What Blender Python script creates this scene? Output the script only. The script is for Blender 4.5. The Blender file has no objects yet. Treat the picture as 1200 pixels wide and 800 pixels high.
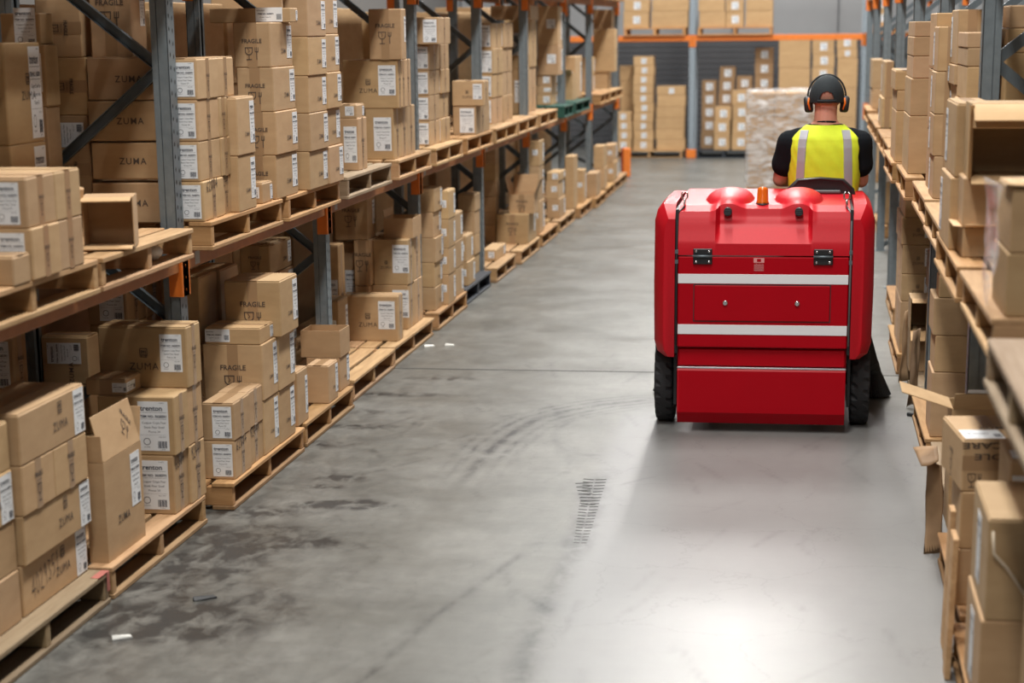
import bpy, bmesh, math, random
import numpy as np
from mathutils import Matrix, Vector, Euler
random.seed(7); np.random.seed(7)
C = bpy.context.scene
COL = C.collection
PI = math.pi
# ------------------------------------------------------------------ camera (solved from the aisle's vanishing points)
FPX, PPX, PPY, EYE = 2300.0, 600.0, 590.0, 2.0
_a = np.array([350., -560., FPX]); _a /= np.linalg.norm(_a)
_v = np.array([100., 9509., FPX]); _v /= np.linalg.norm(_v)
_v = _v - _a * (_a @ _v); _v /= np.linalg.norm(_v)
RW = np.array([np.cross(_a, -_v), _a, -_v])
camd = bpy.data.cameras.new('camera'); cam = bpy.data.objects.new('camera', camd); COL.objects.link(cam)
camd.sensor_width = 36.0; camd.lens = FPX / 1200 * 36.0; camd.shift_y = (PPY - 400) / 1200.0
_m = Matrix([[RW[i][0], -RW[i][1], -RW[i][2], 0] for i in range(3)] + [[0, 0, 0, 1]])
cam.matrix_world = Matrix.Translation((0, 0, EYE)) @ _m
camd.dof.use_dof = True; camd.dof.focus_distance = 9.3; camd.dof.aperture_fstop = 2.6
camd.clip_end = 200
C.camera = cam
# ------------------------------------------------------------------ world, lamps, exposure
w = bpy.data.worlds.new('world'); C.world = w; w.use_nodes = True
w.node_tree.nodes['Background'].inputs[0].default_value = (0.86, 0.93, 1.0, 1)
w.node_tree.nodes['Background'].inputs[1].default_value = 0.14
def area_lamp(x, y, z, sx, sy, power, color=(1, 0.97, 0.92)):
    l = bpy.data.lights.new('ceiling_lamp', 'AREA'); l.shape = 'RECTANGLE'; l.size = sx; l.size_y = sy; l.energy = power; l.color = color
    o = bpy.data.objects.new('ceiling_lamp', l); o.location = (x, y, z); COL.objects.link(o); return o
for _y, _p in ((-4.0, 150), (1.5, 240), (6.5, 360), (11.5, 370), (16.5, 370), (21.5, 370), (26.0, 420)):
    area_lamp(-0.75, _y, 7.0, 0.6, 2.4, _p)
area_lamp(-0.7, 29.5, 7.5, 9.0, 9.5, 700, (0.95, 0.98, 1.0))   # roof-light over the cross aisle
C.view_settings.view_transform = 'Standard'; C.view_settings.look = 'None'
C.view_settings.exposure = 0.12; C.view_settings.gamma = 1.0; C.view_settings.use_curve_mapping = False

# ------------------------------------------------------------------ pixel <-> world helpers (photo frame 1200 x 800)
def at(px, py, z=None, X=None, Y=None):
    r = RW @ np.array([px - PPX, py - PPY, FPX])
    t = (z - EYE) / r[2] if z is not None else X / r[0] if X is not None else Y / r[1]
    return (r[0] * t, r[1] * t, r[2] * t + EYE)
def _solve(b, k, i, q):
    return (FPX * b[i] - q * b[2]) / (q * k[2] - FPX * k[i])
def solveX(px, Y, z): return _solve(RW.T @ np.array([0, Y, z - EYE]), RW.T[:, 0], 0, px - PPX)
def solveY(px, X, z): return _solve(RW.T @ np.array([X, 0, z - EYE]), RW.T[:, 1], 0, px - PPX)
def solveZ(py, X, Y): return _solve(RW.T @ np.array([X, Y, -EYE]), RW.T[:, 2], 1, py - PPY)

# ------------------------------------------------------------------ materials
MATS = {}
def new_mat(name):
    m = bpy.data.materials.new(name); m.use_nodes = True
    MATS[name] = m
    return m, m.node_tree.nodes, m.node_tree.links, m.node_tree.nodes['Principled BSDF']
def plain(name, col, rough=0.5, metal=0.0, noise=0.0, nscale=20.0, bump=0.0, **kw):
    m, N, L, b = new_mat(name)
    b.inputs['Base Color'].default_value = (*col, 1); b.inputs['Roughness'].default_value = rough; b.inputs['Metallic'].default_value = metal
    for k, v in kw.items(): b.inputs[k.replace('_', ' ')].default_value = v
    if noise or bump:
        tc = N.new('ShaderNodeTexCoord'); n = N.new('ShaderNodeTexNoise'); n.inputs['Scale'].default_value = nscale; n.inputs['Detail'].default_value = 5
        L.new(tc.outputs['Object'], n.inputs['Vector'])
        if noise:
            mx = N.new('ShaderNodeMix'); mx.data_type = 'RGBA'
            mx.inputs['A'].default_value = (*[c * (1 - noise) for c in col], 1); mx.inputs['B'].default_value = (*[min(1, c * (1 + noise)) for c in col], 1)
            L.new(n.outputs['Fac'], mx.inputs['Factor']); L.new(mx.outputs['Result'], b.inputs['Base Color'])
        if bump:
            bp = N.new('ShaderNodeBump'); bp.inputs['Strength'].default_value = bump; bp.inputs['Distance'].default_value = 0.004
            L.new(n.outputs['Fac'], bp.inputs['Height']); L.new(bp.outputs['Normal'], b.inputs['Normal'])
    return m
def tinted(name, c1, c2, scale, stretch, rough, bump=0.15):
    """colour noise between c1 and c2, multiplied by each object's own colour"""
    m, N, L, b = new_mat(name)
    tc = N.new('ShaderNodeTexCoord'); mp = N.new('ShaderNodeMapping'); mp.inputs['Scale'].default_value = stretch
    n = N.new('ShaderNodeTexNoise'); n.inputs['Scale'].default_value = scale; n.inputs['Detail'].default_value = 6; n.inputs['Roughness'].default_value = 0.6
    oi = N.new('ShaderNodeObjectInfo')
    ad = N.new('ShaderNodeVectorMath'); ad.operation = 'ADD'
    L.new(tc.outputs['Object'], mp.inputs['Vector']); L.new(mp.outputs['Vector'], ad.inputs[0]); L.new(oi.outputs['Location'], ad.inputs[1]); L.new(ad.outputs[0], n.inputs['Vector'])
    rp = N.new('ShaderNodeValToRGB'); rp.color_ramp.elements[0].position = 0.3; rp.color_ramp.elements[1].position = 0.7
    rp.color_ramp.elements[0].color = (*c1, 1); rp.color_ramp.elements[1].color = (*c2, 1)
    L.new(n.outputs['Fac'], rp.inputs['Fac'])
    mx = N.new('ShaderNodeMix'); mx.data_type = 'RGBA'; mx.blend_type = 'MULTIPLY'; mx.inputs['Factor'].default_value = 1
    L.new(rp.outputs['Color'], mx.inputs['A']); L.new(oi.outputs['Color'], mx.inputs['B']); L.new(mx.outputs['Result'], b.inputs['Base Color'])
    b.inputs['Roughness'].default_value = rough
    bp = N.new('ShaderNodeBump'); bp.inputs['Strength'].default_value = bump; bp.inputs['Distance'].default_value = 0.003
    L.new(n.outputs['Fac'], bp.inputs['Height']); L.new(bp.outputs['Normal'], b.inputs['Normal'])
    return m
CARD = tinted('cardboard', (0.42, 0.267, 0.135), (0.50, 0.330, 0.176), 5.0, (1, 1, 3), 0.75, 0.10)
WOOD = tinted('pallet_wood', (0.40, 0.235, 0.110), (0.60, 0.39, 0.21), 5.0, (6, 0.6, 6), 0.8, 0.3)
WOODX = tinted('pallet_stringer_wood', (0.38, 0.215, 0.095), (0.55, 0.345, 0.175), 5.0, (0.6, 6, 6), 0.8, 0.3)
STEEL = plain('galvanised_steel', (0.20, 0.24, 0.265), 0.45, 0.45, 0.25, 30)
STEEL_L = plain('pale_galvanised_steel', (0.36, 0.42, 0.47), 0.5, 0.3, 0.2, 30)
STEEL_D = plain('blue_grey_steel', (0.13, 0.16, 0.18), 0.5, 0.45, 0.2, 30)
ORANGE = plain('orange_paint', (0.80, 0.205, 0.025), 0.5, 0, 0.18, 18)
BEAMP = plain('shaded_orange_paint', (0.36, 0.135, 0.040), 0.6, 0, 0.25, 12)  # orange beam paint with the shade under the pallets put into the colour
PAPER = plain('white_label_paper', (0.78, 0.80, 0.82), 0.55)
INK = plain('dark_ink', (0.055, 0.062, 0.085), 0.6)
PRINT = plain('brown_black_print', (0.085, 0.06, 0.045), 0.7)
TAPE = plain('packing_tape', (0.36, 0.225, 0.12), 0.3)
DARK = plain('dark_plastic_and_shade', (0.02, 0.022, 0.025), 0.5)  # also fills post slots and machine gaps as painted shade
GREENP = plain('green_plastic', (0.012, 0.075, 0.055), 0.45)
BLACKP = plain('black_pallet_plastic', (0.025, 0.03, 0.04), 0.5)
RED = plain('red_plastic', (0.52, 0.004, 0.014), 0.45, 0, 0.06, 60, 0.05, Specular_IOR_Level=0.30)
REDM = plain('red_painted_metal', (0.40, 0.001, 0.008), 0.40, 0, 0.06, 6, Specular_IOR_Level=0.14)
RUBBER = plain('black_rubber', (0.018, 0.018, 0.02), 0.75, 0, 0.3, 40, 0.2)
CHROME = plain('chrome', (0.7, 0.7, 0.72), 0.18, 1.0)
REFLEX = plain('white_reflective_tape', (0.80, 0.81, 0.84), 0.35)
AMBER = plain('amber_plastic', (0.90, 0.20, 0.01), 0.15, Transmission_Weight=0.35)
VINYL = plain('black_vinyl', (0.016, 0.016, 0.018), 0.36)
HIVIS = plain('yellow_high_visibility_cloth', (0.70, 0.86, 0.03), 0.75, 0, 0.08, 30, 0.25)
SILVER = plain('silver_reflective_strip', (0.42, 0.43, 0.47), 0.45, 0.15)
CLOTH = plain('black_cotton', (0.008, 0.010, 0.013), 0.95, 0, 0.25, 40, 0.3, Specular_IOR_Level=0.15)
CAPM = plain('black_cap_cloth', (0.012, 0.018, 0.022), 0.85, 0, 0.2, 80, 0.2)
TROUSER = plain('dark_work_trousers', (0.03, 0.033, 0.045), 0.9)
SKIN = plain('skin', (0.60, 0.265, 0.185), 0.55, 0, 0.10, 25)
HAIR = plain('short_dark_hair', (0.06, 0.035, 0.022), 0.8)
ORANGEP = plain('orange_earmuff_plastic', (0.95, 0.20, 0.01), 0.4)
WHITEP = plain('off_white_scrap', (0.72, 0.72, 0.68), 0.6)
RAW = plain('raw_card_edge', (0.72, 0.60, 0.45), 0.8)
def film_mat(name, alpha, nscale=9):
    m, N, L, b = new_mat(name)
    b.inputs['Base Color'].default_value = (0.92, 0.93, 0.95, 1); b.inputs['Roughness'].default_value = 0.12
    tc = N.new('ShaderNodeTexCoord'); mp = N.new('ShaderNodeMapping'); mp.inputs['Scale'].default_value = (1, 1, 3.2)
    n = N.new('ShaderNodeTexNoise'); n.inputs['Scale'].default_value = nscale; n.inputs['Detail'].default_value = 7; n.inputs['Distortion'].default_value = 0.9
    L.new(tc.outputs['Object'], mp.inputs['Vector']); L.new(mp.outputs['Vector'], n.inputs['Vector'])
    rp = N.new('ShaderNodeValToRGB'); rp.color_ramp.elements[0].position = 0.36; rp.color_ramp.elements[1].position = 0.66
    rp.color_ramp.elements[0].color = (alpha * 0.10,) * 3 + (1,); rp.color_ramp.elements[1].color = (alpha,) * 3 + (1,)
    L.new(n.outputs['Fac'], rp.inputs['Fac']); L.new(rp.outputs['Color'], b.inputs['Alpha'])
    bp = N.new('ShaderNodeBump'); bp.inputs['Strength'].default_value = 0.6; bp.inputs['Distance'].default_value = 0.012
    L.new(n.outputs['Fac'], bp.inputs['Height']); L.new(bp.outputs['Normal'], b.inputs['Normal'])
    return m
FILM = film_mat('stretch_film', 0.62, 6)
FILM2 = film_mat('torn_stretch_film', 0.42, 6)

def concrete():
    m, N, L, b = new_mat('polished_concrete')
    tc = N.new('ShaderNodeTexCoord')
    def noise(scale, detail, stretch=(1, 1, 1), dist=0.0):
        mp = N.new('ShaderNodeMapping'); mp.inputs['Scale'].default_value = stretch
        n = N.new('ShaderNodeTexNoise'); n.inputs['Scale'].default_value = scale; n.inputs['Detail'].default_value = detail; n.inputs['Roughness'].default_value = 0.62; n.inputs['Distortion'].default_value = dist
        L.new(tc.outputs['Object'], mp.inputs['Vector']); L.new(mp.outputs['Vector'], n.inputs['Vector']); return n
    def ramp(src, p0, p1, c0, c1):
        r = N.new('ShaderNodeValToRGB'); r.color_ramp.elements[0].position = p0; r.color_ramp.elements[1].position = p1
        r.color_ramp.elements[0].color = (*c0, 1); r.color_ramp.elements[1].color = (*c1, 1); L.new(src, r.inputs['Fac']); return r.outputs['Color']
    def mix(f, a, bb, mode='MIX'):
        x = N.new('ShaderNodeMix'); x.data_type = 'RGBA'; x.blend_type = mode
        for sock, val in (('Factor', f), ('A', a), ('B', bb)):
            if isinstance(val, (float, int)): x.inputs[sock].default_value = val
            elif isinstance(val, tuple): x.inputs[sock].default_value = (*val, 1)
            else: L.new(val, x.inputs[sock])
        return x.outputs['Result']
    base = ramp(noise(1.1, 8).outputs['Fac'], 0.3, 0.72, (0.135, 0.134, 0.120), (0.218, 0.215, 0.197))
    fine = ramp(noise(14, 8, (1, 0.35, 1)).outputs['Fac'], 0.25, 0.75, (0.80, 0.80, 0.80), (1.10, 1.10, 1.10))
    c = mix(1.0, base, fine, 'MULTIPLY')
    scr = ramp(noise(5, 10, (1, 2.2, 1), 0.4).outputs['Fac'], 0.40, 0.60, (0.93, 0.93, 0.93), (1.03, 1.03, 1.03))
    c = mix(1.0, c, scr, 'MULTIPLY')
    at_ = N.new('ShaderNodeAttribute'); at_.attribute_name = 'stain'
    sep = N.new('ShaderNodeSeparateColor'); L.new(at_.outputs['Color'], sep.inputs['Color'])
    c = mix(sep.outputs['Green'], c, (0.215, 0.215, 0.217))
    vo = N.new('ShaderNodeTexVoronoi'); vo.feature = 'DISTANCE_TO_EDGE'; vo.inputs['Scale'].default_value = 1.6
    mp = N.new('ShaderNodeMapping'); n2 = noise(3, 5)
    ad = N.new('ShaderNodeVectorMath'); ad.operation = 'ADD'; sc = N.new('ShaderNodeVectorMath'); sc.operation = 'SCALE'; sc.inputs['Scale'].default_value = 0.35
    L.new(n2.outputs['Color'], sc.inputs[0]); L.new(tc.outputs['Object'], ad.inputs[0]); L.new(sc.outputs[0], ad.inputs[1]); L.new(ad.outputs[0], vo.inputs['Vector'])
    crack = ramp(vo.outputs['Distance'], 0.0, 0.006, (0.80, 0.80, 0.80), (1, 1, 1))
    c = mix(1.0, c, crack, 'MULTIPLY')
    br = noise(8, 9, (1.4, 0.8, 1), 0.5)
    st = N.new('ShaderNodeMath'); st.operation = 'MULTIPLY'
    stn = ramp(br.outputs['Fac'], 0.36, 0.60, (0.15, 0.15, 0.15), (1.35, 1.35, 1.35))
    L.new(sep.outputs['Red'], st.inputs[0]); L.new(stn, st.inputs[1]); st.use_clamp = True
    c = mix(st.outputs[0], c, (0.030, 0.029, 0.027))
    L.new(c, b.inputs['Base Color'])
    rr = ramp(noise(2.2, 6).outputs['Fac'], 0.3, 0.7, (0.30, 0.30, 0.30), (0.44, 0.44, 0.44))
    rr = mix(sep.outputs['Green'], rr, (0.385, 0.385, 0.385))
    L.new(rr, b.inputs['Roughness'])
    b.inputs['Specular IOR Level'].default_value = 0.5
    bp = N.new('ShaderNodeBump'); bp.inputs['Strength'].default_value = 0.05; bp.inputs['Distance'].default_value = 0.004
    L.new(noise(30, 4).outputs['Fac'], bp.inputs['Height']); L.new(bp.outputs['Normal'], b.inputs['Normal'])
    return m
CONCRETE = concrete()
def block_wall():
    m, N, L, b = new_mat('grey_wall_panel')
    tc = N.new('ShaderNodeTexCoord'); n = N.new('ShaderNodeTexNoise'); n.inputs['Scale'].default_value = 1.2; n.inputs['Detail'].default_value = 6
    L.new(tc.outputs['Object'], n.inputs['Vector'])
    r = N.new('ShaderNodeValToRGB'); r.color_ramp.elements[0].color = (0.30, 0.30, 0.30, 1); r.color_ramp.elements[1].color = (0.42, 0.42, 0.42, 1)
    L.new(n.outputs['Fac'], r.inputs['Fac']); L.new(r.outputs['Color'], b.inputs['Base Color']); b.inputs['Roughness'].default_value = 0.8
    return m
WALL = block_wall()
WALL_D = plain('dark_grey_sheeting', (0.10, 0.10, 0.105), 0.8, 0, 0.2, 3)
WALL_S = plain('side_wall_sheeting', (0.16, 0.15, 0.14), 0.9)

# ------------------------------------------------------------------ mesh builder
class MB:
    def __init__(s): s.v = []; s.f = []; s.m = []; s.sm = []
    def add(s, v, f, mi=0, smooth=False):
        o = len(s.v); s.v += [tuple(p) for p in v]; s.f += [tuple(i + o for i in q) for q in f]; s.m += [mi] * len(f); s.sm += [smooth] * len(f); return s
    def box(s, x0, x1, y0, y1, z0, z1, mi=0, M=None):
        v = [(x, y, z) for z in (z0, z1) for y in (y0, y1) for x in (x0, x1)]
        if M is not None: v = [M @ Vector(p) for p in v]
        return s.add(v, [(0, 2, 3, 1), (4, 5, 7, 6), (0, 1, 5, 4), (2, 6, 7, 3), (0, 4, 6, 2), (1, 3, 7, 5)], mi)
    def cbox(s, x0, x1, y0, y1, z0, z1, c=0.005, mi=0, M=None, smooth=False):
        """box with chamfered edges: 26 faces"""
        X, Y, Z = (x0, x1), (y0, y1), (z0, z1); v = []; idx = {}
        for i in (0, 1):
            for j in (0, 1):
                for k in (0, 1):
                    sx, sy, sz = (1, -1)[i] * c, (1, -1)[j] * c, (1, -1)[k] * c
                    idx[i, j, k] = len(v)
                    v += [(X[i], Y[j] + sy, Z[k] + sz), (X[i] + sx, Y[j], Z[k] + sz), (X[i] + sx, Y[j] + sy, Z[k])]
        f = []
        g = lambda i, j, k, a: idx[i, j, k] + a
        for i in (0, 1):
            q = [g(i, 0, 0, 0), g(i, 1, 0, 0), g(i, 1, 1, 0), g(i, 0, 1, 0)]; f.append(tuple(q if i else q[::-1]))
            q = [g(0, i, 0, 1), g(0, i, 1, 1), g(1, i, 1, 1), g(1, i, 0, 1)]; f.append(tuple(q if i else q[::-1]))
            q = [g(0, 0, i, 2), g(1, 0, i, 2), g(1, 1, i, 2), g(0, 1, i, 2)]; f.append(tuple(q if i else q[::-1]))
        for a in (0, 1):
            for b_ in (0, 1):
                fl = (a + b_) % 2
                q = [g(a, b_, 0, 0), g(a, b_, 0, 1), g(a, b_, 1, 1), g(a, b_, 1, 0)]; f.append(tuple(q if fl == 0 else q[::-1])[::-1])
                q = [g(a, 0, b_, 0), g(a, 0, b_, 2), g(a, 1, b_, 2), g(a, 1, b_, 0)]; f.append(tuple(q if fl == 0 else q[::-1]))
                q = [g(0, a, b_, 1), g(0, a, b_, 2), g(1, a, b_, 2), g(1, a, b_, 1)]; f.append(tuple(q if fl == 0 else q[::-1])[::-1])
        for i in (0, 1):
            for j in (0, 1):
                for k in (0, 1):
                    q = (g(i, j, k, 0), g(i, j, k, 1), g(i, j, k, 2)); f.append(q if (i + j + k) % 2 else q[::-1])
        if M is not None: v = [M @ Vector(p) for p in v]
        return s.add(v, f, mi, smooth)
    def rings(s, rings, mi=0, cap=True, smooth=True, closed=True):
        n = len(rings[0]); o = len(s.v); s.v += [tuple(p) for r in rings for p in r]; f = []
        for a in range(len(rings) - 1):
            for b_ in range(n if closed else n - 1):
                c = (b_ + 1) % n; f.append((o + a * n + b_, o + a * n + c, o + (a + 1) * n + c, o + (a + 1) * n + b_))
        k = len(f)
        if cap: f += [tuple(o + i for i in range(n))[::-1], tuple(o + (len(rings) - 1) * n + i for i in range(n))]
        s.f += f; s.m += [mi] * len(f); s.sm += [smooth] * k + [False] * (len(f) - k); return s
    def tube(s, pts, r, n=10, mi=0, cap=True, smooth=True):
        pts = [Vector(p) for p in pts]; rr = r if isinstance(r, (list, tuple)) else [r] * len(pts); R = []; up = None
        for i, p in enumerate(pts):
            d = (pts[min(i + 1, len(pts) - 1)] - pts[max(i - 1, 0)]).normalized()
            if up is None: up = Vector((0, 0, 1)) if abs(d.z) < 0.9 else Vector((1, 0, 0))
            a = d.cross(up).normalized(); b_ = a.cross(d).normalized(); up = b_
            R.append([p + (a * math.cos(t) + b_ * math.sin(t)) * rr[i] for t in [2 * PI * k / n for k in range(n)]])
        return s.rings([[tuple(q) for q in r_][::-1] for r_ in R], mi, cap, smooth)
    def ell(s, c, r, nu=20, nv=12, mi=0, v0=-PI / 2, v1=PI / 2):
        R = []
        for j in range(nv + 1):
            a = v0 + (v1 - v0) * j / nv
            a = max(-PI / 2 + 0.03, min(PI / 2 - 0.03, a))
            R.append([(c[0] + r[0] * math.cos(a) * math.cos(t), c[1] + r[1] * math.cos(a) * math.sin(t), c[2] + r[2] * math.sin(a)) for t in [2 * PI * k / nu for k in range(nu)]])
        return s.rings(R, mi, True, True)
    def mesh(s, name, mats, bev=0.0):
        me = bpy.data.meshes.new(name); me.from_pydata(s.v, [], s.f)
        for m in (mats if isinstance(mats, (list, tuple)) else [mats]): me.materials.append(m)
        me.polygons.foreach_set('material_index', s.m); me.polygons.foreach_set('use_smooth', s.sm); me.update()
        return me
    def build(s, name, mats, parent=None, loc=(0, 0, 0), rot=(0, 0, 0)):
        return link(name, s.mesh(name, mats), parent, loc, rot)
def link(name, me, parent=None, loc=(0, 0, 0), rot=(0, 0, 0), scale=(1, 1, 1)):
    o = bpy.data.objects.new(name, me); COL.objects.link(o); o.location = loc; o.rotation_euler = rot; o.scale = scale
    if parent is not None: o.parent = parent
    return o
def empty(name, loc=(0, 0, 0), rz=0.0):
    o = bpy.data.objects.new(name, None); COL.objects.link(o); o.location = loc; o.rotation_euler = (0, 0, rz); o.empty_display_size = 0.1; return o
def tag(o, label, cat, group=None):
    o['label'] = label; o['category'] = cat
    if group: o['group'] = group
    return o
def structure(o): o['kind'] = 'structure'; return o
def copy_tree(src, parent=None, n=0):
    c = src.copy(); COL.objects.link(c)
    if parent is not None: c.parent = parent
    for ch in list(src.children): copy_tree(ch, c)
    return c
def paint(o, col):
    o.color = (*col, 1)
    for ch in o.children: paint(ch, col)
# ------------------------------------------------------------------ floor with its marks, walls
def seg_dist(P, pts):
    d = np.full(len(P), 1e9)
    for a, b in zip(pts[:-1], pts[1:]):
        a = np.array(a); b = np.array(b); ab = b - a
        t = np.clip(((P - a) @ ab) / (ab @ ab), 0, 1)
        d = np.minimum(d, np.linalg.norm(P - (a + t[:, None] * ab), axis=1))
    return d
def ground(*pix): return [at(x, y, z=0)[:2] for x, y in pix]
xs = np.concatenate([np.arange(-6, -2.6, 0.4), np.arange(-2.6, 0.9, 0.02), np.arange(0.9, 5.1, 0.4)])
ysg = np.concatenate([np.arange(-6, 5.4, 0.6), np.arange(5.4, 14.0, 0.022), np.arange(14.0, 36.1, 0.2)])
GX, GY = np.meshgrid(xs, ysg); P = np.stack([GX.ravel(), GY.ravel()], 1); nx, ny = len(xs), len(ysg)
rng = np.random.RandomState(3)
def wob(P, f, seed):
    r = np.random.RandomState(seed); o = np.zeros(len(P))
    for k in range(6):
        v = r.randn(2) * f * (1 + k * 0.7); o += np.sin(P @ v + r.rand() * 6.28) / (1 + 0.5 * k)
    return o / 3
red = np.zeros(len(P)); grn = np.zeros(len(P))
G = lambda d, s: np.exp(-(d / s) ** 2)
# general grime along the left rack
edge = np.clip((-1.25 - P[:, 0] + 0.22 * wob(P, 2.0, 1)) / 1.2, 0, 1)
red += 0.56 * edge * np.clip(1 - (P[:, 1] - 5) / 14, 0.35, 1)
red += 0.04 * np.clip((P[:, 1] - 9.5) / 5, 0, 1) * np.clip((0.2 - P[:, 0]), 0, 1)
# turning tyre marks
arc = ground((752, 469), (705, 474), (667, 481), (632, 490), (606, 503), (580, 522), (556, 548), (528, 580), (500, 612))
dA = seg_dist(P, arc); red += np.clip((P[:, 1] - 8.0) / 1.3, 0, 1) ** 1.5 * (0.85 * G(dA, 0.026) + 0.55 * G(np.abs(dA - 0.085), 0.015) + 0.40 * G(np.abs(dA - 0.15), 0.016) + 0.10 * G(dA, 0.13))
arc2 = ground((748, 479), (700, 486), (668, 494), (651, 504), (650, 516), (664, 528))
red += 0.32 * G(seg_dist(P, arc2), 0.02)
st1 = ground((712, 552), (690, 602), (676, 645), (655, 680), (628, 730), (606, 800))
d1 = seg_dist(P, st1); red += 0.55 * G(d1, 0.045)
tr = ground((697, 562), (690, 600), (678, 640)); dt = seg_dist(P, tr)
red += 0.42 * G(dt, 0.06)
tb = ground((682, 567), (690, 588)); red += 0.35 * G(seg_dist(P, tb), 0.04)
red += 0.45 * G(seg_dist(P, ground((630, 636), (506, 724), (424, 800))), 0.014)
red += 0.16 * G(seg_dist(P, ground((560, 690), (470, 745), (370, 800))), 0.014)
for (px, py, rx, ry, a) in ((402, 561, .13, .045, .9), (382, 570, .07, .03, .8), (404, 592, .20, .05, 1.0), (425, 588, .09, .03, .8), (285, 628, .30, .12, .9), (330, 637, .26, .05, .8), (250, 660, .16, .2, .7), (360, 520, .22, .07, .5), (430, 500, .2, .04, .5),
                            (455, 462, .3, .05, .6), (515, 443, .16, .05, .6), (270, 720, .22, .2, .5), (160, 730, .25, .16, .6), (150, 690, .25, .06, .8), (440, 483, .14, .04, .4), (300, 600, .18, .06, .6), (690, 533, .05, .02, .5)):
    c = ground((px, py))[0]; q = np.sqrt(((P[:, 0] - c[0]) / rx) ** 2 + ((P[:, 1] - c[1]) / (ry * 1.3)) ** 2) + 0.45 * wob(P, 16, int(px))
    red += a * np.clip(1.5 - q, 0, 1)
for k in range(85):   # short scuffs
    x = rng.uniform(-2.2, 0.4); y = rng.uniform(5.6, 12); an = rng.uniform(0.7, 2.4); l = rng.uniform(0.06, 0.4)
    red += rng.uniform(0.12, 0.4) * G(seg_dist(P, [(x, y), (x + l * math.cos(an), y + l * math.sin(an) * 1.5)]), 0.013)
# washed track behind the machine
lx = np.interp(P[:, 1], [5, 7, 9.5, 12], [-0.80, -0.92, -0.985, -0.95])
grn += np.clip((P[:, 0] - lx) / 0.10, 0, 1) * np.clip((10.6 - P[:, 1]) / 0.5, 0, 1) * np.clip((0.72 - P[:, 0]) / 0.2, 0, 1) * (0.72 + 0.10 * wob(P, 1.5, 9))
red *= 1 - 0.5 * np.clip(grn, 0, 1)
idx = np.arange(nx * ny).reshape(ny, nx)
F = np.stack([idx[:-1, :-1], idx[:-1, 1:], idx[1:, 1:], idx[1:, :-1]], -1).reshape(-1, 4)
me = bpy.data.meshes.new('floor'); me.from_pydata(np.column_stack([P, np.zeros(len(P))]).tolist(), [], F.tolist()); me.materials.append(CONCRETE)
ca = me.color_attributes.new('stain', 'FLOAT_COLOR', 'POINT')
ca.data.foreach_set('color', np.column_stack([np.clip(red, 0, 1), np.clip(grn, 0, 1), np.zeros(len(P)), np.ones(len(P))]).astype(np.float32).ravel())
floor = structure(link('floor', me))
j = MB().box(-2.6, 0.9, 11.555, 11.575, 0.0002, 0.0012).build('floor_joint', plain('dark_joint_filler', (0.035, 0.034, 0.032), 0.7), floor)
# printed tread of a tyre on the concrete
m = MB()
for k in range(22):
    t = k / 21; a, b_ = ground((697 - 17 * t, 562 + 74 * t))[0]; wd = .055 * (1 - .55 * t); sl = .25
    for q in (-1, 1): m.box(0, wd * .9, -.0065 * (1 - .6 * t), .0065 * (1 - .6 * t), .0002, .0008, 0, Matrix.Translation((a + (0.004 if q > 0 else -.004), b_, 0)) @ Matrix.Rotation(q * sl + (0 if q > 0 else PI), 4, 'Z'))
for k in range(7):
    a, b_ = ground((682 + 1.2 * k, 566 + 4.2 * k))[0]; m.box(-.03, .03, -.006, .006, .0002, .0008, 0, Matrix.Translation((a, b_, 0)) @ Matrix.Rotation(.3, 4, 'Z'))
m.build('tyre_mark', plain('rubber_mark', (0.045, 0.043, 0.04), 0.7, 0, 0.5, 60), floor)['kind'] = 'stuff'
structure(MB().box(-6.1, -6.0, -6, 36, 0, 8).build('wall_left', WALL_S))
structure(MB().box(5.0, 5.1, -6, 36, 0, 8).build('wall_right', WALL_S))
wf = structure(MB().box(-6, 5, 34.0, 34.2, 0, 9).build('wall_far', WALL))
for zz in np.arange(0.02, 1.86, 0.092):
    MB().box(-5.9, 4.9, 33.975, 33.999, zz, zz + 0.084).build('plank', WALL_D, wf)
for xx in (-5.9, -3.6, -1.3, 0.45, 1.0, 3.3):
    MB().box(xx - .008, xx + .008, 33.97, 33.999, 1.9, 8.5).build('wall_seam', WALL_D, wf)
for zz in (2.75, 3.6): MB().box(-5.9, 4.9, 33.985, 33.999, zz, zz + .012).build('wall_seam', WALL_D, wf)

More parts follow.
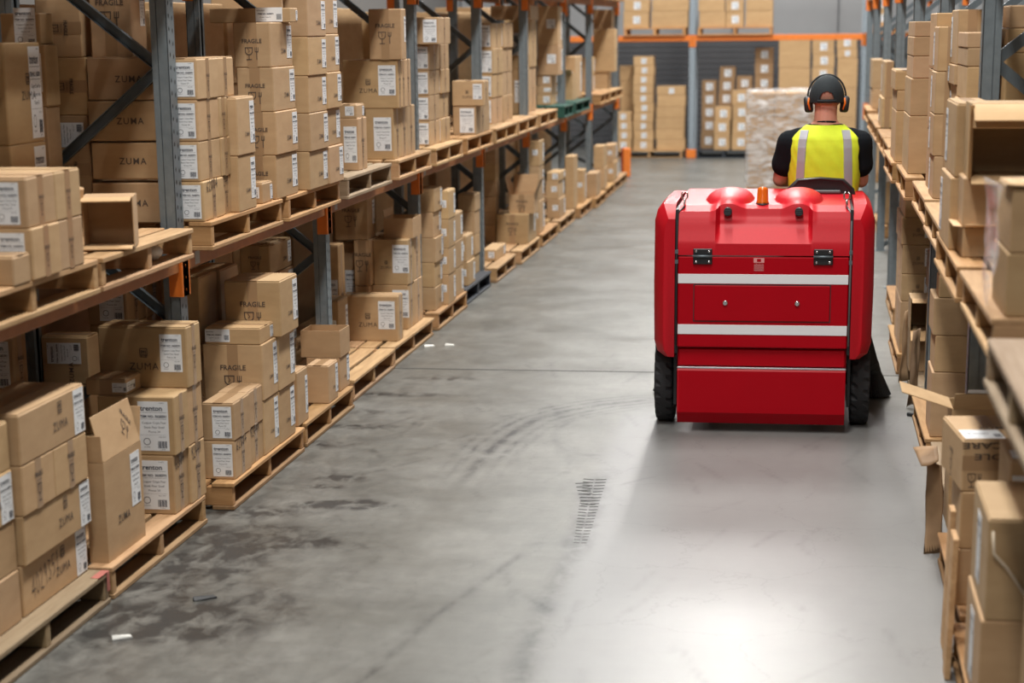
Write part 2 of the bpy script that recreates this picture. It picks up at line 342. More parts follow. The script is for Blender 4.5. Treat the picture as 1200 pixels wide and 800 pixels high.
# ------------------------------------------------------------------ pallet racks
def post_mesh(h, full, big=1.0, smat=None):
    """C-section upright, lips at the rear, slotted faces. local: x depth 0.07, y width 0.09, front face at +x"""
    m = MB(); W, D = 0.045, 0.07; t = 0.004
    n = int(h / 0.05)
    def holed(mapf, c0, c1, centers, rad, zoff):
        # strip of cells, each with a six-sided hole
        zc = h / n
        for i in range(n):
            z0, z1 = i * zc, (i + 1) * zc; zm = (z0 + z1) / 2 + zoff
            ce = centers[i % len(centers)]
            hp = [(ce + rad * 0.55 * sx, zm + rad * sz) for sx, sz in ((-1, -.35), (-0.2, -1), (1, -.35), (1, .35), (0.2, 1), (-1, .35))]
            op = [(c0, z0), ((c0 + c1) / 2, z0), (c1, z0), (c1, z1), ((c0 + c1) / 2, z1), (c0, z1)]
            v = [mapf(*p) for p in op + hp]
            m.add(v, [(k, (k + 1) % 6, 6 + (k + 1) % 6, 6 + k) for k in range(6)])
    if full:
        holed(lambda u, z: (0.0, u, z), -W, 0.0, [-0.022], 0.011 * big, 0.004)
        holed(lambda u, z: (0.0, u, z), 0.0, W, [0.022], 0.011 * big, -0.004)
        m.box(-0.003, -0.0025, -W + .004, W - .004, 0, h, 1)   # dark strip painted in for the shade inside, seen through the slots
    else:
        m.box(-t, 0, -W, W, 0, h)
    for sy in (-1, 1):
        y0 = sy * W; a, b = sorted((y0, y0 - sy * t))
        if full:
            holed(lambda u, z: (u, sy * W, z), -0.045, -D, [-0.058], 0.006, 0.0)
            m.box(-0.042, -t, a, b, 0, h); m.box(-0.046, -0.042, *sorted((y0 - sy * .012, y0 - sy * .008)), 0, h)
            m.box(-D, -0.046, *sorted((y0 - sy * .003, y0 - sy * .0035)), 0, h, 1)  # dark strip for the shade behind the side holes
        else:
            m.box(-D, -t, a, b, 0, h)
        m.box(-D, -D + t, *sorted((y0, y0 - sy * 0.028)), 0, h)
    return m.mesh('post', [smat or STEEL, DARK])
POST = post_mesh(2.9, True); POST_F = post_mesh(4.6, True, 1.6, STEEL_L)
FOOT = MB().box(-0.09, 0.02, -0.052, 0.052, 0, 0.006).mesh('foot_plate', STEEL)
def brace_mesh(a, b):
    m = MB(); a = Vector(a); b = Vector(b); d = (b - a); L = d.length; ang = math.atan2(d.z, d.x)
    M = Matrix.Translation(a) @ Matrix.Rotation(-ang, 4, 'Y')
    m.box(0, L, -0.014, 0.014, -0.021, -0.018, 0, M); m.box(0, L, -0.014, 0.014, 0.018, 0.021, 0, M); m.box(0, L, 0.010, 0.014, -0.018, 0.018, 0, M)
    return m.mesh('brace', STEEL_D)
DEP = 0.72
def frame_proto(h, post, nodes, label):
    r = empty('rack_upright')
    link('post', post, r); p = link('post', post, r, (-DEP - 0.0, 0, 0), (0, 0, PI))
    link('foot_plate', FOOT, r); link('foot_plate', FOOT, r, (-DEP, 0, 0), (0, 0, PI))
    x0, x1 = -0.05, -DEP + 0.05
    for (za, zb) in nodes: link('brace', brace_mesh((x0, 0, za), (x1, 0, zb)), r)
    return r
NODES = [(0.05, 0.33), (0.83, 0.35), (0.83, 1.33), (1.86, 1.35), (1.86, 2.35), (2.80, 2.37)]
proto = frame_proto(2.9, POST, NODES, '')
LY = [5.28, 7.86, 10.39, 12.97, 15.6, 18.22, 21.07, 23.7, 27.0]
RY = [2.70, 5.225, 7.80, 10.37, 12.99, 15.59, 18.25, 21.08, 23.6]
XL, XR = -2.555, 0.64
ordn = ['first', 'second', 'third', 'fourth', 'fifth', 'sixth', 'seventh', 'eighth', 'ninth', 'tenth', 'eleventh', 'twelfth', 'thirteenth', 'fourteenth', 'fifteenth', 'sixteenth']
first = True
def place_frame(x, y, rz, label, group):
    global first
    o = proto if first else copy_tree(proto); first = False
    o.location = (x, y, 0); o.rotation_euler = (0, 0, rz); tag(o, label, 'rack upright', group); return o
for i, y in enumerate(LY): place_frame(XL, y, 0, f'galvanised rack upright with slots, {ordn[i]} along the long left-hand rack', 'uprights of the long rack')
for i, y in enumerate(RY): place_frame(XR, y, PI, f'grey rack upright with diagonal braces, {ordn[i]} along the right-hand rack', 'uprights of the right-hand rack')
def beam_proto(name, L, h=0.075, mat=BEAMP):
    r = empty(name)
    MB().cbox(-0.045, 0.0, 0.05, L - 0.05, -h, 0, 0.004).build('beam_bar', mat, r)
    for y in (0.05, L - 0.05):
        s = 1 if y < L / 2 else -1
        c = MB().box(0.002, 0.012, y - s * 0.088, y + s * 0.002, -0.175, 0.01).box(-0.046, 0.002, *sorted((y - s * 0.004, y)), -0.175, 0.01)
        for zz in (-0.05, -0.10, -0.15): c.tube([(0.012, y - s * 0.05, zz), (0.015, y - s * 0.05, zz)], 0.007, 6, 0)
        c.build('connector', ORANGE, r)
    if mat is BEAMP: MB().box(0.0, 0.0008, 0.17, 0.235, -.066, -.012).build('beam_sticker', plain('worn_grey_sticker', (.42, .40, .37), .7) if 'worn_grey_sticker' not in MATS else MATS['worn_grey_sticker'], r)
    return r
Z1, Z2 = 1.11, 2.335
def run_beams(xs_, ys_, rz, what, gname):
    for lv, z in ((0, Z1), (1, Z2)):
        for i in range(len(ys_) - 1):
            for k, x in enumerate(xs_):
                L = ys_[i + 1] - ys_[i]
                o = beam_proto('rack_beam', L)
                inner = (rz == 0) == (k == 1)
                flip = PI if (rz != 0) != (k == 1) else 0
                o.location = (x, ys_[i] if flip == 0 else ys_[i + 1], z); o.rotation_euler = (0, 0, flip)
                tag(o, f'orange {"upper" if lv else "lower"} {"rear" if k else "front"} beam in bay {ordn[i]} of the {what}', 'rack beam', gname)
run_beams([XL + 0.002, XL - DEP - 0.002], LY, 0, 'long left-hand rack', 'beams of the long rack')
run_beams([XR - 0.002, XR + DEP + 0.002], RY, PI, 'right-hand rack', 'beams of the right-hand rack')
# row-end post guard
g = tag(empty('post_guard', (-2.44, 27.2, 0)), 'orange steel post guard at the far end of the long rack', 'post guard')
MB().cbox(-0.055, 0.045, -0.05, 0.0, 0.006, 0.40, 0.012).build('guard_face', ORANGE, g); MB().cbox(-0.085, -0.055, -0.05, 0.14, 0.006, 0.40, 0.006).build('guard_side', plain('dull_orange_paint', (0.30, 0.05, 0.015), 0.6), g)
MB().box(-0.10, 0.06, -0.06, 0.16, 0, 0.006).build('foot_plate', STEEL, g)

# ------------------------------------------------------------------ wooden pallets
PH = 0.12
_pm = {}
def pallet(y0, y1, xf, dirx, z, label, tint=(1, 1, 1), group='wooden pallets', depth=0.82, plastic=None):
    """xf: x of the aisle edge; dirx: -1 stretches away to -x, +1 to +x"""
    L = y1 - y0; r = empty('pallet', (xf, (y0 + y1) / 2, z))
    mat = plastic or WOOD
    def part(name, key, mk):
        if key not in _pm: _pm[key] = mk()
        return link(name, _pm[key], r)
    k = (round(L, 2), mat.name)
    bw = 0.098; nb = 7
    top = lambda: MB().cbox(-bw / 2, bw / 2, -L / 2, L / 2, 0, 0.019, 0.003).mesh('deck_board', mat)
    bot = lambda: MB().cbox(-bw / 2, bw / 2, -L / 2, L / 2, 0, 0.019, 0.003).mesh('bottom_board', mat)
    strg = lambda: MB().cbox(-depth / 2 + 0.006, depth / 2 - 0.006, -0.021, 0.021, 0, PH - 0.038, 0.003).mesh('stringer', WOODX if mat is WOOD else mat)
    for i in range(nb):
        o = part('deck_board', k + ('t',), top); x = (bw / 2 + (depth - bw) * i / (nb - 1)) * dirx
        o.location = (x + random.uniform(-.004, .004), random.uniform(-.006, .006), PH - 0.019); o.rotation_euler = (0, 0, random.uniform(-.006, .006))
    for i in range(3):
        o = part('stringer', ('s', depth, mat.name), strg); o.location = (depth / 2 * dirx, (-L / 2 + 0.024, 0, L / 2 - 0.024)[i], 0.019)
    for i in range(3):
        o = part('bottom_board', k + ('b',), bot); o.location = ((bw / 2 + (depth - bw) * i / 2) * dirx, 0, 0)
    for ch in r.children:
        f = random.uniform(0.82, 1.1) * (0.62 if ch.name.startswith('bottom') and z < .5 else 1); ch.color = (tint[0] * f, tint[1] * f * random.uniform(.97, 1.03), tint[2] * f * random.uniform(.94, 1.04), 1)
    return tag(r, label, 'pallet', group)
GREY = (0.62, 0.72, 0.88); PALE = (0.96, 0.94, 0.90); WARM = (0.86, 0.77, 0.64)
LUP = [(5.42, 6.61, PALE, 'pale', ''), (6.64, 7.70, PALE, 'pale', ''), (7.96, 9.10, WARM, 'warm', ''), (9.22, 10.29, WARM, 'warm', ''), (10.47, 11.62, GREY, 'grey weathered', ''), (11.84, 12.90, PALE, 'pale', ''), (13.08, 14.12, PALE, 'pale', ''),
       (14.32, 15.50, WARM, 'warm', ''), (15.68, 16.85, PALE, 'pale', ''), (16.95, 18.15, PALE, 'pale', ''), (18.36, 19.6, PALE, 'pale', ''), (20.2, 20.96, None, 'first', ''), (21.2, 22.6, None, 'second', ''), (23.79, 24.85, WARM, 'warm', ''), (25.0, 26.6, PALE, 'pale', '')]
for i, (a, b, t, nm, _) in enumerate(LUP):
    if t is None: pallet(a, b, -2.45, -1, Z1, f'{nm} dark green plastic pallet on the far part of the upper shelf', (1, 1, 1), 'pallets on the upper shelf', plastic=GREENP)
    else: pallet(a, b, -2.45, -1, Z1, f'{nm} wooden pallet, {ordn[i]} along the upper shelf of the long rack', t, 'pallets on the upper shelf')
LFL = [(5.36, 6.525, GREY[:2] + (0.8,), 'pallet with red-dabbed end', -2.45), (6.56, 7.71, PALE, 'pale pallet', -2.45), (7.93, 9.16, WARM, 'warm brown pallet', -2.40), (9.24, 10.29, WARM, 'half bare pallet', -2.41), (10.46, 11.58, PALE, 'bare pale pallet', -2.45), (11.62, 12.89, PALE, 'pale pallet', -2.46),
       (13.1, 14.26, WARM, 'warm brown pallet', -2.46), (14.34, 15.5, None, 'black plastic pallet', -2.48), (15.68, 16.75, PALE, 'pale pallet under a thin carton', -2.46), (16.95, 18.15, PALE, 'pale pallet', -2.44), (18.35, 19.5, WARM, 'warm pallet', -2.44), (19.7, 20.98, PALE, 'pale pallet', -2.44), (21.18, 22.3, WARM, 'warm pallet', -2.40), (22.4, 23.5, WARM, 'warm pallet', -2.36), (23.79, 24.75, WARM, 'warm pallet', -2.38), (24.85, 26.5, PALE, 'pale pallet', -2.38)]
for i, (a, b, t, nm, xf) in enumerate(LFL):
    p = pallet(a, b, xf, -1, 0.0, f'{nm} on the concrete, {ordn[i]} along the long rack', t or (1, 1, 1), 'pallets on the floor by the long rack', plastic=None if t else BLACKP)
    if i == 0:
        redm = plain('red_paint_dab', (0.42, 0.13, 0.10), 0.85, 0, 0.45, 60)
        MB().box(-0.030, 0.0012, -0.10, 0.006, 0.0006, 0.0016).box(0.0004, 0.0014, -0.020, 0.006, -0.07, -0.0).build('paint_dab', redm, p, (0, (b - a) / 2 - 0.012, PH))
RUP = [(3.85, 5.03, GREY, 'grey weathered', 0.455), (5.37, 6.46, PALE, 'pale', 0.50), (6.56, 7.70, WARM, 'warm', 0.49), (7.9, 9.0, PALE, 'pale', 0.52), (9.14, 10.26, PALE, 'pale', 0.53), (10.47, 11.50, WARM, 'orange-ended', 0.50), (11.62, 12.85, WARM, 'warm', 0.48), (13.1, 14.2, WARM, 'warm', 0.52), (14.3, 15.45, WARM, 'warm', 0.52), (15.75, 16.9, WARM, 'warm', 0.52), (17.0, 18.1, WARM, 'warm', 0.52), (18.9, 20.1, WARM, 'warm', 0.54)]
for i, (a, b, t, nm, xf) in enumerate(RUP): pallet(a, b, xf, 1, Z1, f'{nm} wooden pallet, {ordn[i]} along the right-hand shelf', t, 'pallets on the right-hand shelf')
RFL = [(5.285, 6.22, WARM, 0.50), (6.30, 7.40, WARM, 0.53), (7.95, 9.1, GREY, 0.60), (9.16, 10.27, WARM, 0.575), (10.49, 11.5, GREY, 0.60), (11.62, 12.8, WARM, 0.545), (13.6, 14.8, WARM, 0.6), (19.3, 20.6, WARM, 0.69), (26.3, 28.2, WARM, 0.82)]
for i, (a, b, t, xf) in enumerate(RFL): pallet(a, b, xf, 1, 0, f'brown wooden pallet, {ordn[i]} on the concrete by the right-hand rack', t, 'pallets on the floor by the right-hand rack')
# pallets and loads one beam higher
_hi = [q for a, b in zip(LY[:-1], LY[1:]) for q in ((a + .1, (a + b) / 2 - .03), ((a + b) / 2 + .03, b - .1))]
for i, (a, b) in enumerate(_hi):
    pallet(a, b, -2.45, -1, Z2, f'wooden pallet, {ordn[i]} along the high beam of the long rack', WARM, 'pallets on the high beam')
# ------------------------------------------------------------------ printed matter (flat print as thin geometry)
def text_geo(s, size=1.0, spacing=1.0, bold=0.0, align='CENTER', res=2):
    cu = bpy.data.curves.new('t', 'FONT'); cu.body = s; cu.size = size; cu.space_character = spacing; cu.align_x = align; cu.resolution_u = res; cu.offset = bold
    o = bpy.data.objects.new('t', cu); COL.objects.link(o); dg = bpy.context.evaluated_depsgraph_get()
    me = bpy.data.meshes.new_from_object(o.evaluated_get(dg))
    v = [(q.co.x, q.co.y) for q in me.vertices]; f = [tuple(p.vertices) for p in me.polygons]
    bpy.data.objects.remove(o); bpy.data.curves.remove(cu); bpy.data.meshes.remove(me); return v, f
def put_text(m, s, x, z, size, mi=0, y=-0.0012, **k):
    v, f = text_geo(s, size, **k); m.add([(x + a, y, z + b) for a, b in v], f, mi)
def bar(m, x0, x1, z0, z1, mi=0, y=-0.0012): m.add([(x0, y, z0), (x1, y, z0), (x1, y, z1), (x0, y, z1)], [(0, 1, 2, 3)], mi)
def stroke(m, pts, w, mi=0, y=-0.0012):
    for (a, b), (c, d) in zip(pts[:-1], pts[1:]):
        L = math.hypot(c - a, d - b) or 1; nx_, nz_ = -(d - b) / L * w / 2, (c - a) / L * w / 2; ex, ez = (c - a) / L * w / 3, (d - b) / L * w / 3
        m.add([(a - ex + nx_, y, b - ez + nz_), (a - ex - nx_, y, b - ez - nz_), (c + ex - nx_, y, d + ez - nz_), (c + ex + nx_, y, d + ez + nz_)], [(0, 1, 2, 3)], mi)
def ring(m, x, z, r, w, mi=0, n=16, a0=0, a1=2 * PI):
    stroke(m, [(x + r * math.cos(a0 + (a1 - a0) * k / n), z + r * math.sin(a0 + (a1 - a0) * k / n)) for k in range(n + 1)], w, mi)
def mk_label():
    m = MB(); m.box(-0.5, 0.5, -0.0008, 0, -0.83, 0.83, 0)
    put_text(m, 'trenton', -0.05, 0.52, 0.24, 1, bold=0.006)
    put_text(m, '36-28391', 0.30, 0.765, 0.05, 1)
    bar(m, -0.45, 0.45, 0.46, 0.468, 1); put_text(m, 'ITEM NO. 3628391', 0, 0.29, 0.115, 1, bold=0.004); bar(m, -0.45, 0.45, 0.235, 0.243, 1)
    for i, t in enumerate(('Copper Copa Pear', 'Steak Pear Steel', 'Pieces 24')): put_text(m, t, 0.02, 0.08 - 0.15 * i, 0.105, 1)
    bar(m, -0.45, 0.45, -0.30, -0.295, 1); put_text(m, 'Pack 24x1', 0.28, -0.29 - 0.09, 0.06, 1)
    ring(m, -0.24, -0.52, 0.11, 0.02, 1); put_text(m, 'trenton', -0.24, -0.72, 0.07, 1)
    for k in range(9): bar(m, 0.12 + k * 0.034, 0.12 + k * 0.034 + (0.026 if k % 3 else 0.016), -0.74, -0.50, 1)
    put_text(m, '9 350391', 0.28, -0.80, 0.05, 1)
    return m.mesh('shipping_label', [PAPER, INK])
def mk_wide():
    m = MB(); m.box(-0.5, 0.5, -0.0008, 0, -0.25, 0.25, 0)
    put_text(m, 'trenton', -0.30, 0.12, 0.10, 1); put_text(m, 'ITEM NO. 3628391', -0.12, 0.0, 0.075, 1, bold=0.003); put_text(m, 'Copper Copa 24', -0.14, -0.11, 0.06, 1)
    for k in range(6): bar(m, 0.28 + k * 0.032, 0.30 + k * 0.032, -0.18, 0.02, 1)
    put_text(m, 'Pieces 24', -0.2, -0.2, 0.05, 1)
    return m.mesh('shipping_label', [PAPER, INK])
def mk_small():
    m = MB(); m.box(-0.5, 0.5, -0.0008, 0, -0.5, 0.5, 0)
    put_text(m, 'trenton', 0, 0.28, 0.2, 1)
    for z in (0.15, 0.02, -0.10): bar(m, -0.36, 0.36, z, z + 0.03, 1)
    for k in range(5): bar(m, 0.05 + k * 0.07, 0.09 + k * 0.07, -0.42, -0.2, 1)
    return m.mesh('shipping_label', [PAPER, INK])
def emblem(m, x, z, s):
    for a, b, c, d in ((-.5, -.4, -.1, .9), (.4, .5, -.1, .9), (-.5, .5, .8, .9), (-.3, .3, .45, .55), (-.3, -.2, .2, .65), (-.05, .05, .2, .65), (.2, .3, .2, .65), (-.4, .4, 0, .1), (-.45, .45, -.25, -.15), (-.35, -.25, -.25, .05), (.25, .35, -.25, .05)):
        bar(m, x + a * s, x + b * s, z + c * s, z + d * s)
def mk_zuma():
    m = MB(); put_text(m, 'ZUMA', 0, -0.30, 0.42, spacing=1.15); emblem(m, -0.0, 0.30, 0.34); return m.mesh('printed_mark', PRINT)
def goblet(m, x, z, s):
    stroke(m, [(x - .32 * s, z + .5 * s), (x - .30 * s, z + .1 * s), (x - .14 * s, z - .08 * s), (x + .14 * s, z - .08 * s), (x + .30 * s, z + .1 * s), (x + .32 * s, z + .5 * s), (x - .32 * s, z + .5 * s)], .07 * s)
    stroke(m, [(x, z - .08 * s), (x, z - .5 * s)], .07 * s); stroke(m, [(x - .22 * s, z - .5 * s), (x + .22 * s, z - .5 * s)], .07 * s); stroke(m, [(x - .1 * s, z + .45 * s), (x + .05 * s, z + .2 * s), (x - .06 * s, z + .1 * s)], .04 * s)
def fork(m, x, z, s):
    for k in (-1, 0, 1): stroke(m, [(x + k * .13 * s, z + .5 * s), (x + k * .13 * s, z + .15 * s)], .055 * s)
    stroke(m, [(x - .13 * s, z + .15 * s), (x + .13 * s, z + .15 * s)], .06 * s); stroke(m, [(x, z + .15 * s), (x, z - .5 * s)], .075 * s)
def mk_fragile():
    m = MB(); put_text(m, 'FRAGILE', 0, 0.18, 0.23, bold=0.004); goblet(m, -0.13, -0.25, 0.48); fork(m, 0.2, -0.25, 0.48); return m.mesh('printed_mark', PRINT)
def mk_fragv():   # narrow upright version along the tape
    m = MB(); put_text(m, 'FRAGILE', 0, 0.18, 0.17, bold=0.004); put_text(m, 'THIS WAY', 0, 0.06, 0.08); goblet(m, 0.0, -0.22, 0.42); return m.mesh('printed_mark', PRINT)
DIG = {'4': [[(.6, 0), (.6, 1), (0, .35), (.9, .38)]], '0': [[(.4, 1), (.1, .7), (.12, .2), (.45, 0), (.8, .3), (.75, .8), (.4, 1)]], '2': [[(.1, .8), (.4, 1), (.75, .75), (.1, .05), (.85, 0)]], '9': [[(.75, .75), (.4, 1), (.15, .7), (.45, .5), (.75, .75), (.6, 0)]],
       '3': [[(.1, .95), (.7, .9), (.35, .55), (.75, .3), (.4, 0), (.05, .1)]], '5': [[(.8, 1), (.2, .95), (.15, .55), (.65, .55), (.7, .15), (.1, 0)]], '1': [[(.3, .8), (.5, 1), (.4, 0)]], '6': [[(.7, 1), (.2, .5), (.2, .1), (.6, 0), (.7, .35), (.2, .45)]], '8': [[(.4, .5), (.1, .8), (.4, 1), (.7, .8), (.1, .2), (.4, 0), (.7, .25), (.4, .5)]], 'M': [[(0, 0), (.15, 1), (.4, .3), (.65, 1), (.8, 0)]], 'H': [[(.1, 1), (.05, 0)], [(.7, 1), (.75, 0)], [(.05, .5), (.75, .55)]]}
def mk_hand(s, w=0.13):
    m = MB(); n = len(s)
    for i, c in enumerate(s):
        for st in DIG[c]: stroke(m, [((i - n / 2) * 0.92 + px * 0.8, (pz - 0.5) * 1.15 + 0.06 * i) for px, pz in st], w)
    return m.mesh('handwritten_number', PRINT)
def mk_text(s, size=0.5, spacing=1.05): m = MB(); put_text(m, s, 0, -size * .35, size, spacing=spacing, bold=0.004); return m.mesh('printed_mark', PRINT)
def mk_care():
    m = MB(); put_text(m, 'HANDLE', 0, 0.12, 0.34, bold=.006); put_text(m, 'WITH CARE', 0, -0.32, 0.34, bold=.006); return m.mesh('printed_mark', PRINT)
def mk_icons(): m = MB(); goblet(m, -0.25, 0, 0.9); fork(m, 0.35, 0, 0.9); return m.mesh('printed_mark', PRINT)
PR = dict(label=mk_label(), wide=mk_wide(), small=mk_small(), zuma=mk_zuma(), frag=mk_fragile(), fragv=mk_fragv(), n1=mk_hand('4029351', .075), n2=mk_hand('62884'), n3=mk_hand('9244M'), zt=mk_text('ZUMA', 0.42, 1.15), care=mk_care(), icons=mk_icons(), zh=mk_hand('M4M', .1))
PR['zu'] = mk_text('ZUMA', 0.5, 1.2)
PR['tape'] = MB().box(-0.5, 0.5, -0.0004, 0.0, -0.5, 0.5).mesh('packing_tape', TAPE)

# ------------------------------------------------------------------ cartons
AABB = []      # (object placeholder dict)
class Carton: pass
CARTONS = []; TOPS = {}
LEVN = {1: [''], 2: ['lower', 'upper'], 3: ['lowest', 'middle', 'topmost'], 4: ['lowest', 'second', 'third', 'topmost']}
def level_name(i, n):
    if n <= 4: return LEVN[n][i]
    return 'lowest' if i == 0 else 'topmost' if i == n - 1 else ['', 'second', 'third', 'fourth', 'fifth', 'sixth', 'seventh', 'eighth', 'ninth'][i]
def colname(j, n): return '' if n == 1 else (['nearer', 'farther'] if n == 2 else ['nearest', 'middle', 'farthest', 'last'])[j]
def add_stack(side, key, xn, xe, xa, ys, base, st, phrase, grp):
    ext = None
    if isinstance(base, tuple):
        X, Y, z0 = at(xe, ys[0], X=base[1]); ext = base[2] if len(base) > 2 else (FL0 if z0 < 1.1 else UP0)
    else:
        z = TOPS[base] if isinstance(base, str) else base
        X, Y, z0 = at(xe, ys[0], z=z)
    zs = [solveZ(y, X, Y) for y in ys]
    if z0 < 1.05 and zs[-1] > 0.97: zs[-1] = min(zs[-1], 1.02)
    if zs[-1] > 2.24: zs[-1] = 2.235
    TOPS[key] = zs[-1]
    if ext is not None:
        gap = zs[0] - ext
        if gap > 0.30:
            n = max(1, round(gap / 0.24)); zs = [ext + gap * k / n for k in range(n)] + zs
        else: zs[0] = ext
    Xn = solveX(xn, Y, z0); Ye = [Y] + [solveY(x, X, z0) for x in xa]
    if abs(Xn - X) < 0.12: Xn = X - side * 0.12
    nl, nc = len(zs) - 1, len(xa)
    for i in range(nl):
        for j in range(nc):
            c = Carton(); c.key = key; c.i = i; c.j = j; c.nl = nl; c.nc = nc; c.st = st; c.side = side; c.grp = grp
            jx = random.uniform(-.008, .008) if nl > 1 else 0
            c.lo = [min(X, Xn) + jx, Ye[j] + 0.001, zs[i]]; c.hi = [max(X, Xn) + jx, Ye[j + 1] - 0.001, zs[i + 1] - 0.0006]
            if c.hi[1] - c.lo[1] < 0.10: c.hi[1] = c.lo[1] + 0.14
            ln, cn = level_name(i, nl), colname(j, nc)
            parts = [p for p in (ln, cn) if p]
            c.label = (', '.join(parts) + ' carton, ' if parts else '') + phrase
            c.kind = 'box'; CARTONS.append(c)
FL0, UP0 = PH, Z1 + PH
